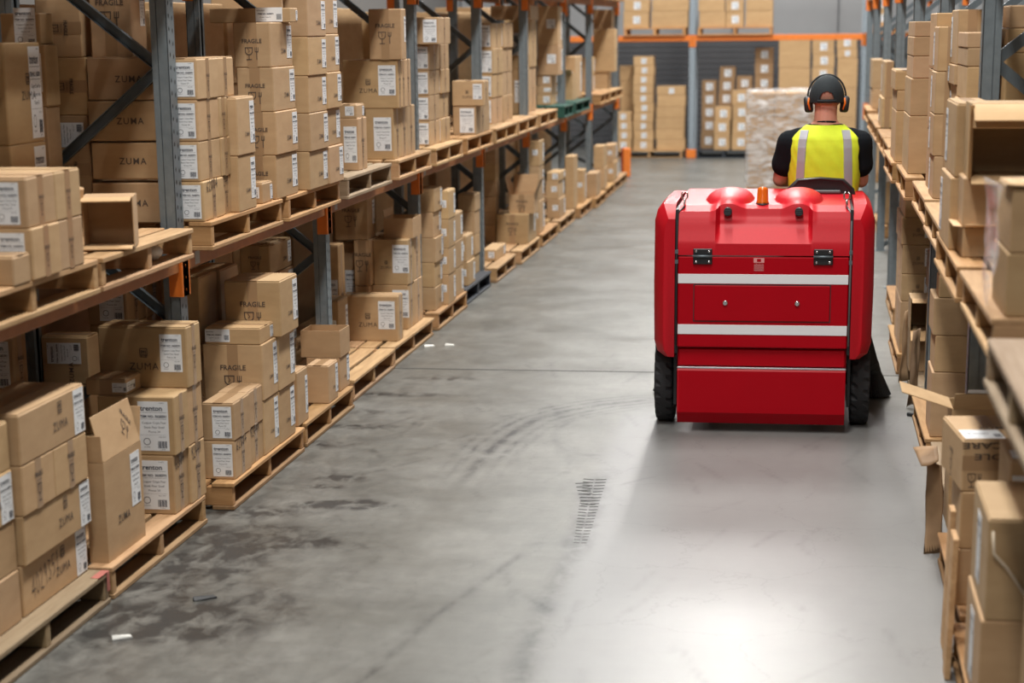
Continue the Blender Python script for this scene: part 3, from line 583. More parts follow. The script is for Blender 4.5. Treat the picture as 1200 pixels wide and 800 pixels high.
# ---- carton layout. Each row: key, xn, xe, [xa..], [y levels from the bottom up], base, style, phrase
# xn = far edge of the face turned to the camera, xe = shared vertical edge, xa = ends of the aisle face
UP = Z1 + PH; FL = PH
LEFT=[
# upper shelf, bay in front of the near upright
('a0',-40,17,[26],[336,302],UP,'P','small plain carton at the very front pallet edge of the upper shelf'),
('a1',-70,39,[72,101],[329,268,209],UP,'T','labelled stack on the near pallet of the upper shelf'),
# deep stock of the near bay
('a3',-25,14,[56],[200,171,50],('X',-2.86),'Zl','tall cartons in the dim back of the near bay, upper shelf'),
('a5',4,50,[58],[52,15],('X',-3.02),'Tn','dark labelled carton high in the near bay corner'),
# behind the near upright
('a7',54,106,[113],[200,135,67,-2],('X',-2.95),'V','slim taped column behind the bracing'),
('a6',112,197,[205],[258,210,165,117,67],('X',-2.62),'Zn','dark wide stack seen past the bracing of the near upright'),
('u2',190,239,[263,282],[260,213,166,117,69],UP,'T','taped stack just behind the near grey upright, upper shelf'),
('u2c',270,283,[303],[249,183,115],UP,'Z','pair behind the taped stack of the upper shelf'),
('u2d',301,308,[320],[239,215],UP,'S','small carton on bare pallet end between two tall stacks, upper shelf'),
('u3',283,325,[350],[234,182,131,79,26],UP,'Z','stack with dim broad faces under a flat carton, upper shelf'),
('u3t',246,340,[349],[26,9],'u3','S','flat carton lying across the stack top, upper shelf'),
('u5',343,365,[386],[223,178,133,89,43,-3],UP,'Z','tall labelled column, front one of two, upper shelf'),
('u5b',366,386,[402],[216,172,128,85,40,-3],UP,'Z','tall labelled column, rear one of two, upper shelf'),
('u6',398,421,[431],[200,138.5],UP,'T','labelled carton on the grey weathered pallet'),
('u6t',399,418,[427],[138.5,123],'u6','S','flat carton on top of the one on the grey pallet'),
('u7',429,462,[471,478,487],[187,127],UP,'T','narrow cartons side by side on the pallet after the grey one'),
('u7s',429,461,[465],[127,114],'u7','S','shallow carton with small label on the narrow cartons'),
('u7b',403,467,[471,476,482],[127,70],'u7','Z2','broad printed cartons on the narrow row, upper shelf'),
('u7c',433,471,[474],[70,10],'u7b','F','fragile-marked carton standing tall on the broad printed ones'),
('u8',487,505,[517,527],[171,142,112,82.5,52],UP,'T','five-high labelled stack past the third upright, upper shelf'),
('u8t',487,514,[528],[52,20],'u8','T','carton topping the five-high labelled stack'),
('u9',531,558,[574],[158,124],UP,'T','carton alone on its pallet under a printed one, upper shelf'),
('u9b',530,567,[573],[124,95],'u9','Z2','printed carton on the lone labelled carton, upper shelf'),
('u10',560,578,[590,601],[146,115,87,57,27],UP,'T','pale four-high stack past the fourth upright, upper shelf'),
('u11',602,614,[621,629],[134,80,23],UP,'T','tall slim cartons of the far upper shelf'),
('u11t',575,622,[631],[23,6],'u11','P','dim flat carton on the tall slim cartons'),
('u12',629,648,[656],[123,111,100,88],UP,'S','thin cartons with small square labels, far upper shelf'),
('u12b',630,654,[659],[88,53,7],'u12','S','bigger cartons on the thin ones, far upper shelf'),
('u13',654,674,[682],[87,66],('X',-2.6),'S','plain labelled carton behind the opened one, far upper shelf'),
('u14',683,694,[697],[108,87,67],UP,'S','slim cartons with white labels beyond the green pallet'),
('u15',695,712,[716],[104,84],UP,'P','low carton near the end of the upper shelf'),
('u15b',695,720,[723],[84,58,34],'u15','P','big plain cartons near the end of the upper shelf'),
('u15c',695,717,[720],[34,3],'u15b','P','dark carton at the top of the rack end'),
# floor level
('l1',-60,29,[104],[724,664],FL,'Zx','carton with handwritten number at the pallet, front stack on floor'),
('l1b',-60,31,[108],[664,606],'l1','Zl','printed carton second up in the front stack on floor'),
('l1c',-60,29,[66,104],[606,547],'l1b','F2','taped cartons side by side third up in the front stack'),
('l1d',-60,25,[101],[547,487],'l1c','Zl','large printed carton crowning the front stack on floor'),
('l3',120,208,[224,241],[603,534,465],FL,'Tx','wide labelled cartons behind the tall open box, floor level'),
('l3t',118,221,[237],[455,384],'l3','Z3','long printed carton on the wide labelled ones'),
('l3s',101,148,[169],[463.5,445],'l3','W','shallow carton with label folded round its corner'),
('l0',25,95,[117],[455,399],('X',-3.0),'R','dark carton with sideways label under the pallet shelf'),
('l00',-45,18,[24],[460,395],('X',-3.15),'T','darkest carton at the picture edge under the pallet shelf'),
('l01',105,151,[172,190],[381,322],('X',-3.0),'T','carton in deep shade behind the long printed one'),
('l4',200,238,[259,280],[402,326],('X',-2.72),'P','tall dim cartons just past the near orange connector'),
('l6',243,312,[329,347],[534,470,404],FL,'Z','labelled cartons, floor level between first two orange connectors'),
('l5',265,330,[350],[395,330],'l6','Zf','squarish fragile-marked carton with glass symbol on floor stack'),
('l5t',241,305,[323],[404,385],'l6','S','flat carton lying at the front of the floor stack'),
('l5d',283,318,[349],[322,288],('X',-2.75),'Z','cartons in shade right under the beam'),
('l7',238,275,[294,311],[562,517,473],FL,'Tx','low taped block with two white labels, floor level'),
('l8',345,350,[362],[500,437],FL,'S','narrow carton wedged beside the small lone one'),
('l9',362,386,[397],[473,429],FL,'Z','small lone carton on the bare pallet, floor level'),
('l10',360,399,[412],[459,419],FL,'Z','carton under the open tray, floor level'),
('l11',380,397,[408],[381,353],('X',-2.75),'S','small carton behind the second upright'),
('l11b',382,398,[405],[353,288],('X',-2.8),'T','tall dim labelled carton behind the second upright'),
('l11c',393,432,[441],[281,230],('X',-2.75),'F','dim fragile-marked carton under the beam'),
('l11d',404,420,[425],[345,284],('X',-2.85),'T','dim carton with grey label under the fragile one'),
('l12',428,479,[487,496],[386,334,281],FL,'Z2','printed double stack under the open tray, past second upright'),
('l13',401,467,[473],[400,347],FL,'Z2','broad printed carton at the front of its floor pallet'),
('l14',490,511,[525],[364,337,308,279,249,222],FL,'Z','five-high floor stack past the third upright'),
('l15',521,527,[535],[357,322,291,257,224],FL,'S','slender stack, front of two, after the five-high one'),
('l15b',528,535.5,[544.5],[348,315,283,251],FL,'S','slender stack, rear of two, after the five-high one'),
('l16',538,548,[556],[335,307,277],FL,'S','pair on the dark pallet before the fourth upright'),
('l17',537,557,[563],[322,299,275,248,228],FL,'P','stack with an ajar top just before the fourth upright'),
('l18',566,582,[586],[284,264,249,231,212,192,174],('X',-2.75),'P','dim column just past the fourth upright'),
('l19',582,619,[629],[286,251],FL,'F','fragile-marked carton beneath the open-flapped one'),
('l21',566,581.5,[593],[306,292.5],FL,'S','thin labelled carton on the bare pallet'),
('l22',617,632,[637.5],[274,235,195,165],FL,'S','tall slim stack past the open-flapped carton'),
('l23',640,655,[662],[256,233,212,202],FL,'S','small labelled cartons before the big brown sheet-like one'),
('l24',640,672.5,[677],[245,183],FL,'P','biggest plain brown carton of the far floor row'),
('l25',676,684,[687],[238,199],FL,'S','narrow labelled carton after the big brown one'),
('l26',689,699,[704],[231,203],FL,'P','low carton near the rack end, front of three'),
('l27',697,708,[712],[222,197,171],FL,'P','stack near the rack end, middle of three'),
('l28',708,719,[724],[213,190,170],FL,'S','stack at the rack end beside the orange guard'),
]
RIGHT=[
('r1',1210,1181,[1165],[372,297,222],UP,'P','cartons wrapped in torn film at the near pallet, right-hand rack'),
('r2c',1150,1127,[1119],[302,266],UP,'P','low carton under the tall plain one, right-hand rack'),
('r2b',1164,1127,[1120],[266,208],'r2c','P','tall plain carton under the gaping one, right-hand rack'),
('r3',1128,1112,[1101],[293,208,122],UP,'S','tall labelled pair beside the gaping carton'),
('r4',1108,1091,[1084],[233,183,134,84,31],UP,'S','four-high column with white-edged flaps, right-hand rack'),
('r5',1112,1090,[1083],[226,155,80,15],UP,'P','column behind the four-high one, right-hand rack'),
('r6',1083,1065,[1058],[204,136,92,66,43,25],UP,'P','tallest plain column of the right-hand rack'),
('r7',1059,1047,[1042],[190,130,106,83],UP,'P','column just beyond the tallest plain one'),
('r8',1043,1034,[1030],[150,115,72],UP,'S','carton column at far end of right-hand shelf'),
('r9',1033,1022,[1019],[128,104,70],UP,'P','last carton column of right-hand shelf'),
('rn',1260,1178,[1170],[130,62,33,6],('X',0.765),'P','broad cartons behind the near bracing'),
('rp',1155,1131,[1120],[118,78,56,38],('X',0.62),'P','stack in front of near post'),
('rq',1152,1120,[1112],[100,76,11],('X',0.62),'S','high stack left of the near post'),
# floor level
('r10',1096,1055,[1049],[353,321,287,255,232],('X',0.56),'Z2','printed stack beneath the beam, right-hand floor row'),
('r11',1101,1087,[1084],[386,340,298],('X',0.66),'P','thin tall carton behind the printed stack'),
('r12',1133,1091,[1086],[478,436,393,349],('X',0.60),'P','broad plain stack beside the post foot'),
('r12t',1124,1100,[1097],[349,324],'r12','P','small carton on the broad plain stack'),
('r13',1215,1124,[1114],[576,516],('X',0.52),'C','upside-down printed carton with glass and fork symbol'),
('r14',1240,1146,[1131],[843,727,609],FL,'L','big blurred carton nearest the viewer by the aisle'),
('r16',1022,1020,[1017],[0,0],0,'P',''),
('r17',1035,1021,[1017],[202,186,170,152,134],FL,'P','far floor stack beyond the driver'),
('r18',1043,1032,[1028],[262,213],FL,'P','floor carton beyond the red cab corner'),
]
GRP = {'u': 'cartons on the upper shelf of the long rack', 'a': 'cartons on the upper shelf of the long rack', 'l': 'cartons stored at floor level of the long rack', 'r': 'cartons in the right-hand rack'}
for row in LEFT: 
    add_stack(1, *row, GRP[row[0][0]])
for row in RIGHT:
    if row[-1]: add_stack(-1, *row, GRP['r'])
# open-topped and gaping cartons are listed as blocks of their own for the clash pass
OPENERS = []
_l1 = [c for c in CARTONS if c.key in ('l1', 'l1b', 'l1c', 'l1d') and c.j == 0]; _zl = [c.lo[2] for c in _l1] + [_l1[-1].hi[2] - .012]
for _i in range(4):
    c = Carton(); c.key = 'l1n'; c.i = _i; c.j = 0; c.nl = 4; c.nc = 1; c.st = ('F2', 'F2', 'Zl', 'F2')[_i]; c.side = 1; c.grp = GRP['l']; c.lo = [-2.80, 5.48, _zl[_i]]; c.hi = [-2.525 - .004 * (_i % 2), 5.90, _zl[_i + 1] - .0006]
    c.label = f'{level_name(_i, 4)} carton in the column cut by the picture edge, nearest floor pallet'; c.kind = 'box'; CARTONS.append(c)
_z = TOPS['a6']; c = Carton(); c.key = 'a8'; c.i = c.j = 0; c.nl = c.nc = 1; c.st = 'F'; c.side = 1; c.grp = GRP['u']; c.lo = [solveX(108, 7.95, 2.0), 7.93, _z]; c.hi = [solveX(156, 7.95, 2.0), 8.12, 2.235]; c.label = 'dim carton topping the wide stack behind the bracing'; c.kind = 'box'; CARTONS.append(c)
def add_open(key, lo, hi, label, grp, **kw):
    c = Carton(); c.key = key; c.i = c.j = 0; c.nl = c.nc = 1; c.st = 'O'; c.side = 1; c.grp = grp; c.lo = list(lo); c.hi = list(hi); c.label = label; c.kind = 'open'; c.kw = kw; CARTONS.append(c); return c
def spec_open(side, key, xn, xe, xa, ys, base, label, grp, **kw):
    z = TOPS[base] if isinstance(base, str) else base
    X, Y, z0 = at(xe, ys[0], z=z); z1 = solveZ(ys[1], X, Y); Xn = solveX(xn, Y, z0); Y1 = solveY(xa, X, z0); TOPS[key] = z1
    return add_open(key, (min(X, Xn), Y, z0), (max(X, Xn), Y1, z1), label, grp, side=side, **kw)
g1, g2, g3 = GRP['u'], GRP['l'], GRP['r']
spec_open(1, 'o2', 106, 128, 171, [660, 543], FL, 'tall opened carton with raised flaps on the second floor pallet', g2, flaps=[('+x', -14, .17), ('-y', 4, .10), ('+y', 12, .13)], style='Zo')
spec_open(1, 'o3', 353, 399, 412, [419, 388], 'l10', 'open cardboard tray without flaps on the low carton', g2, flaps=[])
spec_open(1, 'o4', 450, 484, 494, [279, 256], 'l12', 'open cardboard tray on the printed double stack', g2, flaps=[('-x', 5, .05)])
spec_open(1, 'o5', 596.5, 626, 631, [250, 228], 'l19', 'carton with all flaps spread, on the fragile-marked carton', g2, flaps=[('+x', 22, .15), ('-x', 14, .15), ('+y', 6, .16)], style='F')
spec_open(1, 'o6', 655, 671, 688, [117, 86], UP, 'opened carton with bright flap hanging over, far upper shelf', g1, flaps=[('-y', 74, .17), ('-x', 20, .14)])
add_open('o9', (.565, 7.46, FL), (.82, 7.70, .585), 'opened carton with flaps folded out behind the upside-down printed one', g3, side=-1, flaps=[('-y', 48, .11), ('-x', 72, .20)], style='long')

def overlap(a, b): return [min(a.hi[k], b.hi[k]) - max(a.lo[k], b.lo[k]) for k in range(3)]
class Block: pass
POSTS = []
for (xf, s, ylist) in ((XL, -1, LY), (XR, 1, RY)):
    for y in ylist:
        for x in (xf, xf + s * (DEP - 0.07)):
            b = Block(); b.lo = [min(x, x + s * .07) - .004, y - .052, 0]; b.hi = [max(x, x + s * .07) + .004, y + .052, 2.9]; POSTS.append(b)
        b = Block(); b.lo = [min(xf, xf + s * DEP) , y - .016, 0]; b.hi = [max(xf, xf + s * DEP), y + .016, 2.9]; POSTS.append(b)
def resolve():
    n = 0
    for c in CARTONS:
        for b in POSTS:
            o = overlap(c, b)
            if min(o) > 0:
                n += 1
                if o[0] <= o[1] and o[0] < 0.6 * (c.hi[0] - c.lo[0]):
                    if c.lo[0] < b.lo[0] and c.side == -1 or (c.side == 1 and c.lo[0] < b.lo[0] and c.hi[0] < b.hi[0]): c.hi[0] = b.lo[0] - .001
                    else: c.lo[0] = b.hi[0] + .001
                elif (c.lo[1] + c.hi[1]) / 2 < (b.lo[1] + b.hi[1]) / 2: c.hi[1] = b.lo[1] - .001
                else: c.lo[1] = b.hi[1] + .001
    for i, c in enumerate(CARTONS):
        for d in CARTONS[i + 1:]:
            o = overlap(c, d)
            if min(o) <= 0.0002: continue
            n += 1
            k = o.index(min(o))
            if k == 2 and o[2] > 0.05: k = 0 if o[0] < o[1] else 1
            if k == 0:
                f, r = (c, d) if ((c.lo[0] + c.hi[0]) - (d.lo[0] + d.hi[0])) * c.side > 0 else (d, c)
                # f nearer to the aisle: trim its hidden back, if enough is left
                if c.side == 1:
                    if f.hi[0] - r.hi[0] > 0.08: f.lo[0] = r.hi[0] + .001
                    else: k = 1
                else:
                    if r.lo[0] - f.lo[0] > 0.05: f.hi[0] = r.lo[0] - .001
                    else: k = 1
            if k == 1:
                f, r = (c, d) if c.lo[1] < d.lo[1] else (d, c)
                if r.lo[1] - f.lo[1] > 0.08: f.hi[1] = r.lo[1] - .001
                else: r.lo[1] = f.hi[1] + .001
            if k == 2:
                f, r = (c, d) if c.lo[2] < d.lo[2] else (d, c); f.hi[2] = r.lo[2] - .0006
    return n
for _ in range(6):
    _n = resolve()
    if not _n: break
print('clashes left', _n)
CARTONS = [c for c in CARTONS if min(c.hi[k] - c.lo[k] for k in range(3)) > 0.02]

def card_tint():
    f = random.uniform(0.90, 1.10); return (f, f * random.uniform(.975, 1.02), f * random.uniform(.93, 1.05))
def face(o, side, f, mesh, u, v, w_, h_, rot=0.0, off=0.0006, name=None):
    """stick a print on face f of carton o: n = towards the camera, a = aisle side, t = top"""
    dx, dy, dz = o['_d']
    R = Matrix.Rotation(rot, 4, 'Y')
    if f == 'n': M = Matrix.Translation(((u - .5) * dx, -dy / 2 - off, v * dz))
    elif f == 'a':
        M = (Matrix.Translation((dx / 2 + off, (u - .5) * dy, v * dz)) @ Matrix.Rotation(PI / 2, 4, 'Z')) if side == 1 else (Matrix.Translation((-dx / 2 - off, (.5 - u) * dy, v * dz)) @ Matrix.Rotation(-PI / 2, 4, 'Z'))
    else: M = Matrix.Translation(((u - .5) * dx, (v - .5) * dy, dz + off)) @ Matrix.Rotation(-PI / 2, 4, 'X')
    p = link(name or mesh.name.split('.')[0], mesh, o); p.matrix_local = M @ R @ Matrix.Diagonal((w_, 1, h_, 1)); p.color = o.color
    return p
def top_flaps(o, dx, dy, dz):
    along_y = dy >= dx
    for s in (-1, 1):
        m = MB(); sag = random.uniform(0, .004)
        if along_y: x0, x1 = sorted((s * .0015, s * (dx / 2 - .004))); m.cbox(x0, x1, -dy / 2 + .003, dy / 2 - .003, 0, .0035, .001)
        else: y0, y1 = sorted((s * .0015, s * (dy / 2 - .004))); m.cbox(-dx / 2 + .003, dx / 2 - .003, y0, y1, 0, .0035, .001)
        q = m.build('top_flap', CARD, o, (0, 0, dz)); q.color = o.color
    m = MB()
    if along_y: m.box(-.022, .022, -dy / 2, dy / 2, .0035, .0041)
    else: m.box(-dx / 2, dx / 2, -.022, .022, .0035, .0041)
    q = m.build('packing_tape', TAPE, o, (0, 0, dz))
def decorate(o, c, dx, dy, dz):
    st, s = c.st, c.side
    lab = lambda f, u, v, h, W, **k: face(o, s, f, PR['label'], u, v, min(h / 1.65, W), h / 1.66, **k)
    if st in ('T', 'Tx'):
        if c.j == 0 or st == 'T':
            h = min(dz * .84, .20); wv = min(h * .62, dx * .62); face(o, s, 'n', PR['label'], 1 - (wv / 2 + dx * .08) / dx, .5, wv, h / 1.66)
            if dx > .2: face(o, s, 'n', PR['zt'], max(.2, .9 - (wv + .13) / dx), .5, dx * .2, dx * .2)
        face(o, s, 'a', PR['tape'], .5, .5, .045, dz, off=.0002)
        k = min(dz * .55, .14); face(o, s, 'a', PR['fragv'], .5, .45, k * .8, k)
        if (c.i == 0 and st == 'Tx') or (c.key == 'u2' and c.i == 0): face(o, s, 'a', PR['n2' if c.j == 0 else 'n3'], .42, .86, min(.035, dy * .14), min(.045, dz * .22))
    elif st[0] == 'Z':
        if st == 'Zn': face(o, s, 'n', PR['zu'], .58, .5, .075, .075)
        elif st in ('Z2', 'Z3'):
            h = min(dz * .62, .20); wv = h * .6; ux = .80 if st == 'Z2' else .82; face(o, s, 'n', PR['label'], ux, .58, wv, h / 1.66)
            k = min(dx * .26, .10); face(o, s, 'n', PR['zuma'], ux - (wv / 2 + k * .72) / dx, .42, k, k)
            face(o, s, 'a', PR['tape'], .5, .5, .04, dz, off=.0002); face(o, s, 'a', PR['fragv'], .5, .5, .09, .12)
        elif st in ('Zl', 'Zx'):
            h = dz * .92; wv = min(h * .62, .11); face(o, s, 'a', PR['label'], 1 - (wv / 2 + .012) / dy, .5, wv, h / 1.66)
            face(o, s, 'a', PR['zuma'], .60, .52, .105, .105)
            if st == 'Zx': face(o, s, 'a', PR['n1'], .34, .50, .040, .062, rot=-.06)
        else:
            h = min(dz * .74, .2); wv = min(dy * .26, h * .6); face(o, s, 'a', PR['label'], 1 - (wv / 2) / dy - .03, .56, wv, h / 1.66)
            k = min(dy * .2, .07); face(o, s, 'a', PR['zt'], 1 - (wv + k * .75) / dy - .05, .36, k, k)
            if c.j == 0 and dx > .16:
                face(o, s, 'n', PR['tape'], .5, .5, .05, dz, off=.0002); k = min(dz * .55, .15); face(o, s, 'n', PR['frag'], .5, .45, k, k)
    elif st in ('F', 'F2'):
        if st == 'F2': face(o, s, 'a', PR['tape'], .5, .5, .05, dz, off=.0002); k = min(dz * .8, .15); face(o, s, 'a', PR['fragv'], .5, .5, k * .8, k)
        else:
            face(o, s, 'n', PR['tape'], .5, .5, .05, dz, off=.0002); k = min(dz * .5, .14); face(o, s, 'n', PR['frag'], .5, .55, k, k)
            face(o, s, 'a', PR['label'], .75, .6, min(dy * .3, .09), min(dz * .6, .15) / 1.66)
    elif st == 'S':
        if s == 1:
            q = min(dz * .72, dx * .42, .09)
            if dz < dx * .6 and dx > .15: face(o, s, 'n', PR['wide'], .22 if c.key == 'l5t' else .74, .55, min(dx * .45, .13), min(dx * .45, .13))
            else: face(o, s, 'n', PR['small'], .66, .55, q, q)
            h = dz * .7; face(o, s, 'a', PR['label'], .85, .5, min(dy * .22, .09), h / 1.66)
        else:
            h = dz * .75; face(o, s, 'a', PR['label'], .12, .5, min(dy * .2, .1), h / 1.66); face(o, s, 'n', PR['tape'], .5, .5, .04, dz, off=.0002)
    elif st == 'W':
        face(o, s, 'n', PR['wide'], .84, .5, .06, .075); face(o, s, 'a', PR['wide'], .32, .5, dy * .55, .075); face(o, s, 'n', PR['tape'], .5, .5, .05, dz, off=.0002)
    elif st == 'Tn': face(o, s, 'n', PR['label'], .62, .55, .09, .15 / 1.66)
    elif st == 'V':
        face(o, s, 'n', PR['tape'], .5, .5, dx, .05, off=.0002); face(o, s, 'n', PR['fragv'], .5, .5, .1, .13, rot=PI / 2)
        if c.i == 0: face(o, s, 'n', PR['label'], .5, .82, .10, .15 / 1.66, rot=-PI / 2)
    elif st == 'R':
        face(o, s, 'n', PR['label'], .48, .66, .09, .15 / 1.66, rot=-PI / 2); face(o, s, 'n', PR['zt'], .62, .25, .07, .07, rot=-PI / 2)
    elif st == 'C' and c.i == c.nl - 1:
        face(o, s, 'n', PR['tape'], .5, .56, dx, .05, off=.0002); face(o, s, 'n', PR['care'], .58, .80, .16, .085, rot=PI); face(o, s, 'n', PR['icons'], .17, .22, .042, .05)
        face(o, s, 'a', PR['fragv'], .5, .4, .1, .13); face(o, s, 't', PR['wide'], .30, .20, .13, .28, off=.0045); face(o, s, 't', PR['zt'], .55, .45, .09, .12, off=.0045)
    elif st == 'L':
        h = dz * .7; face(o, s, 'a', PR['label'], .45, .5, min(dy * .3, .11), h / 1.66)
def make_carton(c):
    dx, dy, dz = (c.hi[k] - c.lo[k] for k in range(3))
    o = MB().cbox(-dx / 2, dx / 2, -dy / 2, dy / 2, 0, dz, min(.0045, dz * .05)).build('cardboard_box', CARD)
    o.location = ((c.lo[0] + c.hi[0]) / 2, (c.lo[1] + c.hi[1]) / 2, c.lo[2])
    o.color = (*card_tint(), 1); o['_d'] = (dx, dy, dz)
    if c.i == c.nl - 1 and c.hi[2] < 1.95 and c.hi[1] < 16 and c.key not in COVERED: top_flaps(o, dx, dy, dz)
    decorate(o, c, dx, dy, dz); del o['_d']
    return tag(o, c.label, 'box', c.grp)
COVERED = {'u3', 'l10', 'l12', 'l19', 'u7', 'u7b', 'u8', 'u9', 'u11', 'u12', 'l6', 'r2c', 'r2b', 'r12', 'l1', 'l1b', 'l1c', 'l3'}
def make_open(c):
    dx, dy, dz = (c.hi[k] - c.lo[k] for k in range(3)); kw = c.kw; t = .004; s = kw.get('side', 1)
    m = MB(); m.box(-dx / 2, dx / 2, -dy / 2, dy / 2, 0, t)
    for sx in (-1, 1): m.box(*sorted((sx * dx / 2, sx * (dx / 2 - t))), -dy / 2, dy / 2, t, dz)
    for sy in (-1, 1): m.box(-dx / 2 + t, dx / 2 - t, *sorted((sy * dy / 2, sy * (dy / 2 - t))), t, dz)
    o = m.build('opened_cardboard_box', CARD); o.location = ((c.lo[0] + c.hi[0]) / 2, (c.lo[1] + c.hi[1]) / 2, c.lo[2]); o.color = (*card_tint(), 1); o['_d'] = (dx, dy, dz)
    for e, ang, L in kw.get('flaps', []): flap(o, dx, dy, dz, e, ang, L)
    st = kw.get('style')
    if st == 'Zo':
        h = .2; face(o, 1, 'a', PR['label'], .80, .66, .10, h / 1.66); face(o, 1, 'a', PR['zt'], .45, .36, .10, .10)
        f = [q for q in o.children if q.name.startswith('flap')][0]
    if st == 'F': face(o, 1, 'n', PR['tape'], .5, .5, .05, dz, off=.0002); face(o, 1, 'n', PR['frag'], .5, .45, .12, .12)
    del o['_d']
    return tag(o, c.label, 'box', c.grp)
def flap(o, dx, dy, dz, e, ang, L, tint=None):
    """hinged panel at the opening's edge: 0 deg stands straight up, 90 lies outward"""
    wdt = (dy if 'x' in e else dx) - .006; a = math.radians(ang); sg = 1 if e[0] == '+' else -1
    m = MB()
    if 'x' in e: m.cbox(-.002, .002, -wdt / 2, wdt / 2, 0, L, .0012); q = m.build('flap', CARD, o, (sg * (dx / 2 - .002), 0, dz + .001), (0, sg * a, 0))
    else: m.cbox(-wdt / 2, wdt / 2, -.002, .002, 0, L, .0012); q = m.build('flap', CARD, o, (0, sg * (dy / 2 - .002), dz + .001), (-sg * a, 0, 0))
    q.color = o.color if tint is None else (*tint, 1)
    return q
# rear row of stock, closing the view through the bays
for i in range(len(LY) - 1):
    n = 5 if i < 3 else 2
    for k in range(2):
        a, b_ = LY[i] + .06, LY[i + 1] - .06; L = (b_ - a) / 2; z = 0.0
        for q in range(n):
            c = Carton(); c.key = 'back'; c.i = q; c.j = 0; c.nl = n; c.nc = 1; c.st = random.choice('PVP'); c.side = 1; c.grp = 'cartons of the rear row'; h = 2.2 / n * random.uniform(.93, 1.05)
            c.lo = [-3.95, a + L * k + .004, z]; c.hi = [-3.42 - random.uniform(0, .05), a + L * (k + 1) - .004 - random.uniform(0, .1), z + h - .001]; z += h
            c.label = f'{level_name(q, n)} dim carton, {["nearer", "farther"][k]} rear stack in bay {ordn[i]} of the long rack'; c.kind = 'box'; CARTONS.append(c)
for c in CARTONS: c.obj = make_carton(c) if c.kind == 'box' else make_open(c)
for c in CARTONS:
    if c.key in ('r2c', 'o6') and c.i == c.nl - 1:
        d_ = [c.hi[k] - c.lo[k] for k in range(3)]
        if c.key == 'r2c': flap(c.obj, *d_, '-y', 80, .085, (1.45, 1.45, 1.5)); flap(c.obj, *d_, '-x', 84, .035, (1.45, 1.45, 1.5))
        else:
            for q in c.obj.children:
                if q.name.startswith('flap'): q.color = (1.4, 1.4, 1.4, 1)  # tint brightened to paint in the light on the flap
    if c.key == 'r13' and c.i == c.nl - 1:
        pv = Vector((c.lo[0], c.lo[1], c.lo[2])); c.obj.matrix_world = Matrix.Translation(pv) @ Matrix.Rotation(.10, 4, 'Z') @ Matrix.Translation(-pv) @ Matrix.Translation(c.obj.location)
_o2 = [c for c in CARTONS if c.key == 'o2'][0].obj
for q in _o2.children:
    if q.name.startswith('flap') and abs(q.location.x) > .03:
        p = link('printed_mark', PR['frag'], q); p.matrix_local = Matrix.Translation((.0026, .10, .09)) @ Matrix.Rotation(PI / 2, 4, 'Z') @ Matrix.Rotation(.75, 4, 'Y') @ Matrix.Diagonal((.11, 1, .11, 1))
_o9 = [c for c in CARTONS if c.key == 'o9'][0].obj
for q in _o9.children:
    if q.name.startswith('flap') and abs(q.location.y) > .03:
        p = link('shipping_label', PR['wide'], q); p.matrix_local = Matrix.Translation((0.0, .0028, .11)) @ Matrix.Rotation(PI, 4, 'Z') @ Matrix.Diagonal((.16, 1, .10, 1))
# ------------------------------------------------------------------ gaping cartons turned towards the camera, torn sheets, film, strap
def gaping(label, X0, X1, Z0, Z1_, Yf, depth, flaps, grp, yaw=0.0, inner=None):
    """carton lying on its side, mouth towards -y; flaps: (edge, angle, length) with edges t, b, l, r"""
    W_, Hh = X1 - X0, Z1_ - Z0; t = .004
    r = MB(); r.box(-W_ / 2, W_ / 2, depth - t, depth, 0, Hh)
    for sx in (-1, 1): r.box(*sorted((sx * W_ / 2, sx * (W_ / 2 - t))), 0, depth - t, 0, Hh)
    r.box(-W_ / 2 + t, W_ / 2 - t, 0, depth - t, 0, t); r.box(-W_ / 2 + t, W_ / 2 - t, 0, depth - t, Hh - t, Hh)
    o = r.build('opened_cardboard_box', CARD, None, ((X0 + X1) / 2, Yf, Z0), (0, 0, yaw)); o.color = (*card_tint(), 1)
    for e, ang, L in flaps:
        a = math.radians(ang); m = MB(); n = 6
        along = W_ if e in 'tb' else Hh
        # a gently curled sheet
        for k in range(n):
            u0, u1 = k / n, (k + 1) / n; bow = lambda u: .012 * math.sin(u * PI) * L / .15
            v = []
            for uu in (u0, u1):
                for ww in (-.5, .5):
                    for th in (0, .004): v.append((ww * (along - .006), -L * uu, bow(uu) + th))
            m.add(v, [(0, 2, 6, 4), (1, 5, 7, 3), (0, 4, 5, 1), (2, 3, 7, 6), (0, 1, 3, 2), (4, 6, 7, 5)])
        q = m.build('flap', [CARD], o)
        if e == 't': q.matrix_local = Matrix.Translation((0, 0, Hh - .005)) @ Matrix.Rotation(a, 4, 'X')
        elif e == 'b': q.matrix_local = Matrix.Translation((0, 0, .001)) @ Matrix.Rotation(a, 4, 'X')
        elif e == 'l': q.matrix_local = Matrix.Translation((-W_ / 2 + .003, 0, Hh / 2)) @ Matrix.Rotation(PI / 2, 4, 'Y') @ Matrix.Rotation(a, 4, 'X')
        else: q.matrix_local = Matrix.Translation((W_ / 2 - .003, 0, Hh / 2)) @ Matrix.Rotation(PI / 2, 4, 'Y') @ Matrix.Rotation(a, 4, 'X')
        q.color = (1.25, 1.25, 1.22, 1)
    return tag(o, label, 'box', grp)
_x = at(131, 292, z=UP0)
gaping('small opened carton on its side on the bare front pallet', _x[0] - .10, _x[0] + .085, UP0 + .006, UP0 + .19, _x[1], .16, [('t', 6, .075), ('b', 0, .085)], g1, yaw=math.radians(14))
_y = 6.60; z0 = TOPS['r2b']
